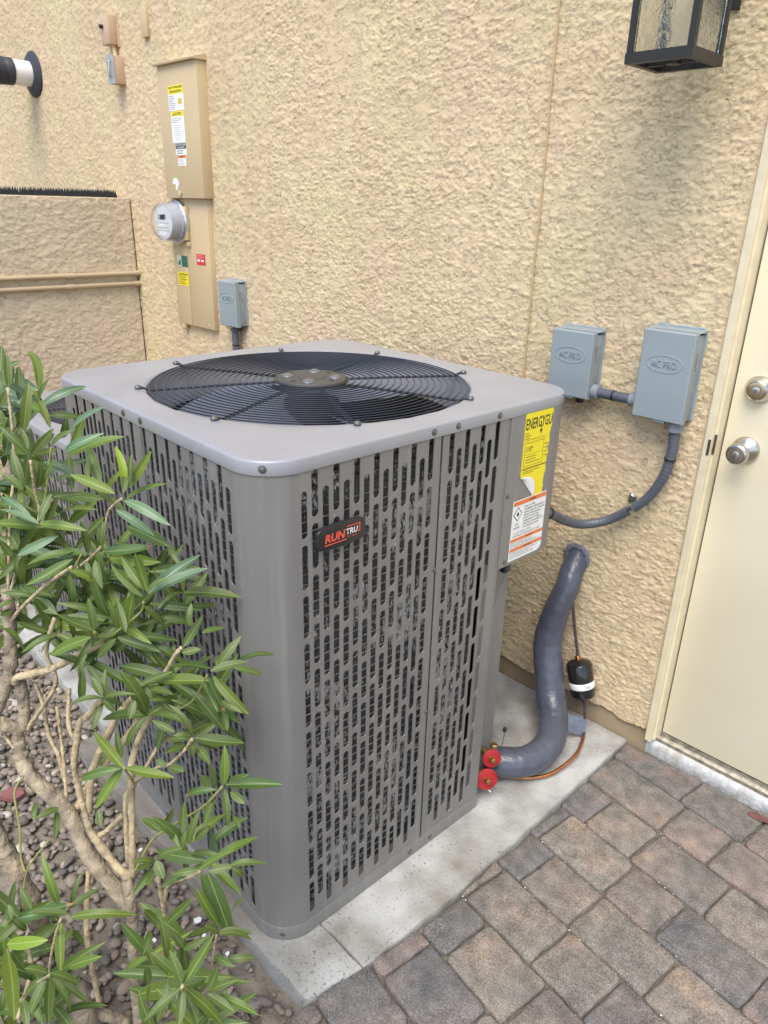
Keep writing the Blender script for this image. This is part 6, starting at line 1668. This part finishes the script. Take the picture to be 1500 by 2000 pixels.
gb.inputs['Transmission Weight'].default_value = 1.; gb.inputs['Roughness'].default_value = .02; gb.inputs['IOR'].default_value = 1.35; gb.inputs['Base Color'].default_value = (.98, .98, .93, 1)
nz = n.new('ShaderNodeTexNoise'); nz.inputs['Scale'].default_value = 38; nz.inputs['Detail'].default_value = 3; nz.inputs['Distortion'].default_value = 2.5; tc = n.new('ShaderNodeTexCoord'); l.new(tc.outputs['Object'], nz.inputs[0])
bp = n.new('ShaderNodeBump'); bp.inputs['Strength'].default_value = .5; bp.inputs['Distance'].default_value = .004; l.new(nz.outputs[0], bp.inputs['Height']); l.new(bp.outputs[0], gb.inputs['Normal'])
for sx, sy, ax_ in ((0, -1, 'x'), (0, 1, 'x'), (-1, 0, 'y'), (1, 0, 'y')):
    if ax_ == 'x': MB().box(-hw+.0067, hw-.0067, sy*hw-.0015, sy*hw+.0015, .0185, hh-.0165).build('glass_pane', M_sg, ln)
    else: MB().box(sx*hw-.0015, sx*hw+.0015, -hw+.0067, hw-.0067, .0185, hh-.0165).build('glass_pane', M_sg, ln)

# ---- small litter
M_lr = mat('dry_red_leaf', (.17, .07, .06), .7, vary=.3, vscale=60)
def litter(name, poly, loc, th_, m, lab, cat, rz=0., group=None):
    L = [[(x, y, z+.003*math.sin(x*60)) for x, y in poly] for z in (0, th_)]
    o = MB().loops(L, True, True, True).build(name, m, loc=loc); o.rotation_euler = (0, 0, rz); return tag(o, lab, cat, group)
litter('dry_leaf', [(-.035, -.006), (-.02, -.014), (.02, -.016), (.04, -.006), (.036, .010), (.0, .008), (-.025, .012), (-.034, .004)], (.378, -.018, .0045), .0012, M_lr, 'flat dark red dry leaf on the pavers below the door', 'leaf', .2)
litter('broken_tile', [(-.028, -.022), (.030, -.018), (.034, .012), (.004, .026), (-.026, .016)], (-1.10, -1.425, -.022), .012, mat('dull_red_shard', (.26, .10, .10), .8, vary=.3, vscale=50), 'dull red shard lying in the pebbles at the left edge', 'shard', .4)
rw = random.Random(9)
M_chip = mat('white_paint_chip', (.75, .75, .74), .8)
chips = [(-.69, -1.262, 'white paint chip on the pebbles under the stems, leftmost of the chips'), (-.60, -1.29, 'white paint chip on the pebbles between the two thickest stems'), (-.415, -1.265, 'largest white paint chip, by the pad edge among the leaves'),
 (-.375, -1.275, 'white paint chip by the pad edge, just right of the largest chip'), (-.44, -1.36, 'white paint chip on the soil farther from the pad than the others'), (-.30, -1.262, 'white paint chip nearest the rounded front corner of the air conditioner')]
for k, (x, y, lb) in enumerate(chips):
    s_ = .011 if k == 2 else rw.uniform(.005, .0085); q = [(s_*rw.uniform(.6, 1.2)*math.cos(t), s_*rw.uniform(.5, 1.)*math.sin(t)) for t in np.linspace(0, 2*math.pi, 7)[:-1]]
    litter('paint_chip', q, (x, y, -.022+rw.uniform(0, .004)), .002, M_chip, lb, 'paint chip', rw.uniform(0, 3), 'white paint chips on the pebbles')
# white grit caught in the paver joints
gb_ = MB()
for k in range(26):
    row = rw.choice((0, 1, 1, 2, 2, 3, 3, 4)); x = rw.uniform(-.02, .5); p = PA+PU*x+PV*(row*.138+rw.uniform(-.002, .002)); s_ = rw.uniform(.0008, .0022)
    gb_.lathe([(.0001, -s_), (s_, 0), (.0001, s_)], (p.x, p.y, -.003), (0, 0, 1), 5)
gr = gb_.build('white_grit', M_chip); tag(gr, 'tiny white grit caught in the joints between the pavers', 'grit'); gr['kind'] = 'stuff'
M_twig = mat('dry_twig', (.20, .16, .115), .85)
for k, (x, y, a_, L_) in enumerate([(-.18, -1.33, .5, .07), (-.16, -1.30, .62, .09), (-.70, -1.36, 1.2, .06), (-.95, -1.33, 2.1, .08), (-.30, -1.40, 2.6, .06), (-.56, -1.40, .2, .07)]):
    tl_ = ('shorter thin dry twig on the gravel left of the front pad corner', 'thin dry twig on the gravel beside the front pad corner, longer of the two', 'thin dry twig on the pebbles beside the dull red shard side of the shrub', 'thin dry twig on the pebbles, leftmost of the twigs', 'thin dry twig on the soil at the bottom edge, under the lowest leaves', 'thin dry twig on the pebbles between the bare stems')[k]
    o = MB().tube([(-L_/2, 0, 0), (0, .003, .003), (L_/2, -.002, .001)], .0011, 5).build('twig', M_twig, loc=(x, y, -.022)); o.rotation_euler = (0, 0, a_)
    tag(o, tl_, 'twig', 'dry twigs on the gravel')
M_fleck = mat('dark_lichen_fleck', (.07, .07, .07), .95)

# ================================================================== OLEANDER
ol = tag(empty('oleander_shrub', (-.45, -1.45, -.04)), 'green oleander shrub with long narrow leaves and bare tan stems, lower left', 'shrub')
OL = Vector((.45, 1.45, .04))
M_bark = mat('oleander_bark', (.56, .46, .27), .85, vcol=(.27, .21, .13), vary=.3, vscale=34, bump=1., bscale=70, bdist=.008)
M_bark2 = mat('oleander_trunk_bark', (.44, .36, .25), .9, vcol=(.17, .135, .10), vary=.3, vscale=30, bump=1., bscale=60, bdist=.012)
M_twg = mat('green_twig', (.30, .30, .09), .7, vary=.3, vscale=30)
for s_ in STEMS:
    P_, R_ = spline(s_, 5)
    mr_ = max(q[3] for q in s_)
    rs = random.Random(int(mr_*1e5)+len(s_)); 
    R_ = [max(.0012, r_*.86*(1+rs.uniform(-.10, .12))) for r_ in R_]
    if mr_ > .005:
        for i in range(3, len(R_)-1, 7): R_[i] *= 1.13
    P_ = [p+Vector((rs.uniform(-1, 1), rs.uniform(-1, 1), 0))*r_*.08 for p, r_ in zip(P_, R_)]
    MB().tube(P_, R_, 12 if mr_ > .006 else 8).build('stem', M_bark2 if mr_ > .0105 else (M_bark if mr_ > .0027 else M_twg), ol, smooth=True, ang=180, loc=OL)
def leafmat(name, c_, mid, back, tip=None, rough=.42):
    m = bpy.data.materials.new(name); m.use_nodes = True; n = m.node_tree.nodes; l = m.node_tree.links; b = n['Principled BSDF']
    at = n.new('ShaderNodeAttribute'); at.attribute_name = 'lv'; sx = n.new('ShaderNodeSeparateXYZ'); l.new(at.outputs['Vector'], sx.inputs[0])
    ab = n.new('ShaderNodeMath'); ab.operation = 'ABSOLUTE'; l.new(sx.outputs[0], ab.inputs[0])
    mr = n.new('ShaderNodeMapRange'); mr.inputs[1].default_value = .02; mr.inputs[2].default_value = .085; l.new(ab.outputs[0], mr.inputs[0])
    oi = n.new('ShaderNodeObjectInfo'); hs = n.new('ShaderNodeHueSaturation'); hs.inputs['Color'].default_value = (*c_, 1)
    h1 = n.new('ShaderNodeMapRange'); h1.inputs[3].default_value = .485; h1.inputs[4].default_value = .515; l.new(oi.outputs['Random'], h1.inputs[0]); l.new(h1.outputs[0], hs.inputs['Hue'])
    nz = n.new('ShaderNodeTexNoise'); nz.inputs['Scale'].default_value = 3.; l.new(oi.outputs['Location'], nz.inputs[0])
    v1 = n.new('ShaderNodeMapRange'); v1.inputs[1].default_value = .3; v1.inputs[2].default_value = .7; v1.inputs[3].default_value = .6; v1.inputs[4].default_value = 1.4; l.new(nz.outputs[0], v1.inputs[0]); l.new(v1.outputs[0], hs.inputs['Value'])
    mx = n.new('ShaderNodeMix'); mx.data_type = 'RGBA'; mx.inputs[6].default_value = (*mid, 1); l.new(mr.outputs[0], mx.inputs[0]); l.new(hs.outputs[0], mx.inputs[7])
    cur = mx.outputs[2]
    if tip:
        m2 = n.new('ShaderNodeMapRange'); m2.inputs[1].default_value = .84; m2.inputs[2].default_value = .90; l.new(sx.outputs[1], m2.inputs[0])
        x2 = n.new('ShaderNodeMix'); x2.data_type = 'RGBA'; x2.inputs[7].default_value = (*tip, 1); l.new(m2.outputs[0], x2.inputs[0]); l.new(cur, x2.inputs[6]); cur = x2.outputs[2]
    ge = n.new('ShaderNodeNewGeometry'); x3 = n.new('ShaderNodeMix'); x3.data_type = 'RGBA'; x3.inputs[7].default_value = (*back, 1); l.new(ge.outputs['Backfacing'], x3.inputs[0]); l.new(cur, x3.inputs[6])
    l.new(x3.outputs[2], b.inputs['Base Color']); b.inputs['Roughness'].default_value = rough; b.inputs['Specular IOR Level'].default_value = .45
    tr = n.new('ShaderNodeBsdfTranslucent'); l.new(x3.outputs[2], tr.inputs[0]); ms = n.new('ShaderNodeMixShader'); ms.inputs[0].default_value = .22
    l.new(b.outputs[0], ms.inputs[1]); l.new(tr.outputs[0], ms.inputs[2]); l.new(ms.outputs[0], n['Material Output'].inputs[0])
    # fine side veins
    wv = n.new('ShaderNodeTexWave'); wv.inputs['Scale'].default_value = 22; wv.bands_direction = 'Y'; l.new(at.outputs['Vector'], wv.inputs[0])
    bp = n.new('ShaderNodeBump'); bp.inputs['Strength'].default_value = .12; bp.inputs['Distance'].default_value = .001; l.new(wv.outputs[0], bp.inputs['Height']); l.new(bp.outputs[0], b.inputs['Normal'])
    return m
LM = {'g': leafmat('leaf_green', (.130, .192, .028), (.29, .36, .09), (.12, .19, .085)),
      'd': leafmat('leaf_dark_green', (.088, .140, .030), (.23, .30, .09), (.09, .15, .075)),
      'y': leafmat('leaf_young_yellow_green', (.20, .28, .025), (.36, .42, .10), (.17, .26, .06)),
      'p': leafmat('leaf_pale_grey_green', (.13, .215, .11), (.33, .43, .24), (.17, .26, .17), rough=.36),
      'b': leafmat('leaf_green_brown_tip', (.09, .155, .035), (.22, .30, .12), (.11, .17, .08), tip=(.42, .24, .11)),
      'n': leafmat('leaf_dead_tan', (.50, .33, .13), (.55, .40, .18), (.45, .30, .13))}
def leaf_geo(wr, bend, fold, twist, seed):
    rs = random.Random(seed); nl = 9; rows = []; att = []
    for i in range(nl):
        t = i/(nl-1); w_ = wr*max(0.02, math.sin(math.pi*min(1, (t*.96+.03))**.88)**.62)*.5
        if t < .08: w_ = wr*.05
        if i == nl-1: w_ = wr*.02
        z = bend*math.sin(math.pi*t)*.5-bend*t*t*.35; tw = twist*(t-.3)
        row = []
        for s in (-1, -.5, 0, .5, 1):
            x = s*w_; zz_ = z+abs(x)*fold+rs.uniform(-.002, .002)*abs(s)
            row.append((x*math.cos(tw)-(zz_-z)*math.sin(tw), t, z+x*math.sin(tw)+(zz_-z)*math.cos(tw))); att.append((s*(w_/(wr*.5))*.999+.0, t, 0))
        rows.append(row)
    fs = [(i*5+j, i*5+j+1, (i+1)*5+j+1, (i+1)*5+j) for i in range(nl-1) for j in range(4)]
    return [p for r_ in rows for p in r_], fs, att
GEO = [leaf_geo(w_, b_, f_, t_, i) for i, (w_, b_, f_, t_) in enumerate(((.20, .10, .30, .2), (.175, .22, .22, -.4), (.215, -.08, .4, .3), (.19, .05, .5, -.2), (.165, .30, .3, .5), (.22, .14, .15, .1)))]
LME = {}
for k in LM:
    for gi, (v_, f_, a_) in enumerate(GEO):
        me = bpy.data.meshes.new('leaf'); me.from_pydata(v_, [], f_); me.update(); at = me.attributes.new('lv', 'FLOAT_VECTOR', 'POINT'); at.data.foreach_set('vector', np.array(a_, np.float32).reshape(-1))
        me.shade_smooth(); me.materials.append(LM[k]); LME[k, gi] = me
lv = []
CC = Vector(CAM_C)
for row in LEAVES.split('\n'):
    q = row.split(); p = Vector(map(float, q[1:4])); e = Vector(map(float, q[4:7])); lv.append((q[0], p, e))
lv.sort(key=lambda q: -(q[2]-q[1]).length/((q[1]-CC).length))
rl = random.Random(77); stuffV, stuffF, stuffA = [], [], []
for i, (k, p, e) in enumerate(lv):
    d_ = e-p; L_ = d_.length; y = d_.normalized()
    vw = (CC-(p+e)/2).normalized(); up = (vw*.9+Vector((0, 0, 1))*rl.uniform(.2, .9)+Vector((rl.uniform(-.5, .5), rl.uniform(-.5, .5), rl.uniform(-.3, .3))))
    z = (up-y*up.dot(y)).normalized(); x = y.cross(z); gi = rl.randrange(len(GEO)); ws_ = L_*rl.uniform(.85, 1.15)
    if k == 'n': ws_ = L_*1.0
    ws_ = max(ws_, .065); ws_ = min(ws_, .125) if k != 'n' else min(ws_, .1)
    M4 = Matrix(((x.x*ws_, y.x*L_, z.x*L_, p.x), (x.y*ws_, y.y*L_, z.y*L_, p.y), (x.z*ws_, y.z*L_, z.z*L_, p.z), (0, 0, 0, 1)))
    if i < 300:
        o = bpy.data.objects.new('leaf', LME[k, gi]); COL.objects.link(o); o.parent = ol; o.matrix_basis = Matrix.Translation(OL) @ M4
    else:
        n0 = len(stuffV); v_, f_, a_ = GEO[gi]; stuffV += [tuple(M4 @ Vector(q)) for q in v_]; stuffF += [tuple(j+n0 for j in f) for f in f_]; stuffA += a_
me = bpy.data.meshes.new('foliage'); me.from_pydata(stuffV, [], stuffF); me.update(); at = me.attributes.new('lv', 'FLOAT_VECTOR', 'POINT'); at.data.foreach_set('vector', np.array(stuffA, np.float32).reshape(-1))
me.shade_smooth(); me.materials.append(LM['d']); o = bpy.data.objects.new('foliage', me); COL.objects.link(o); o.parent = ol; o.location = OL; o['kind'] = 'stuff'
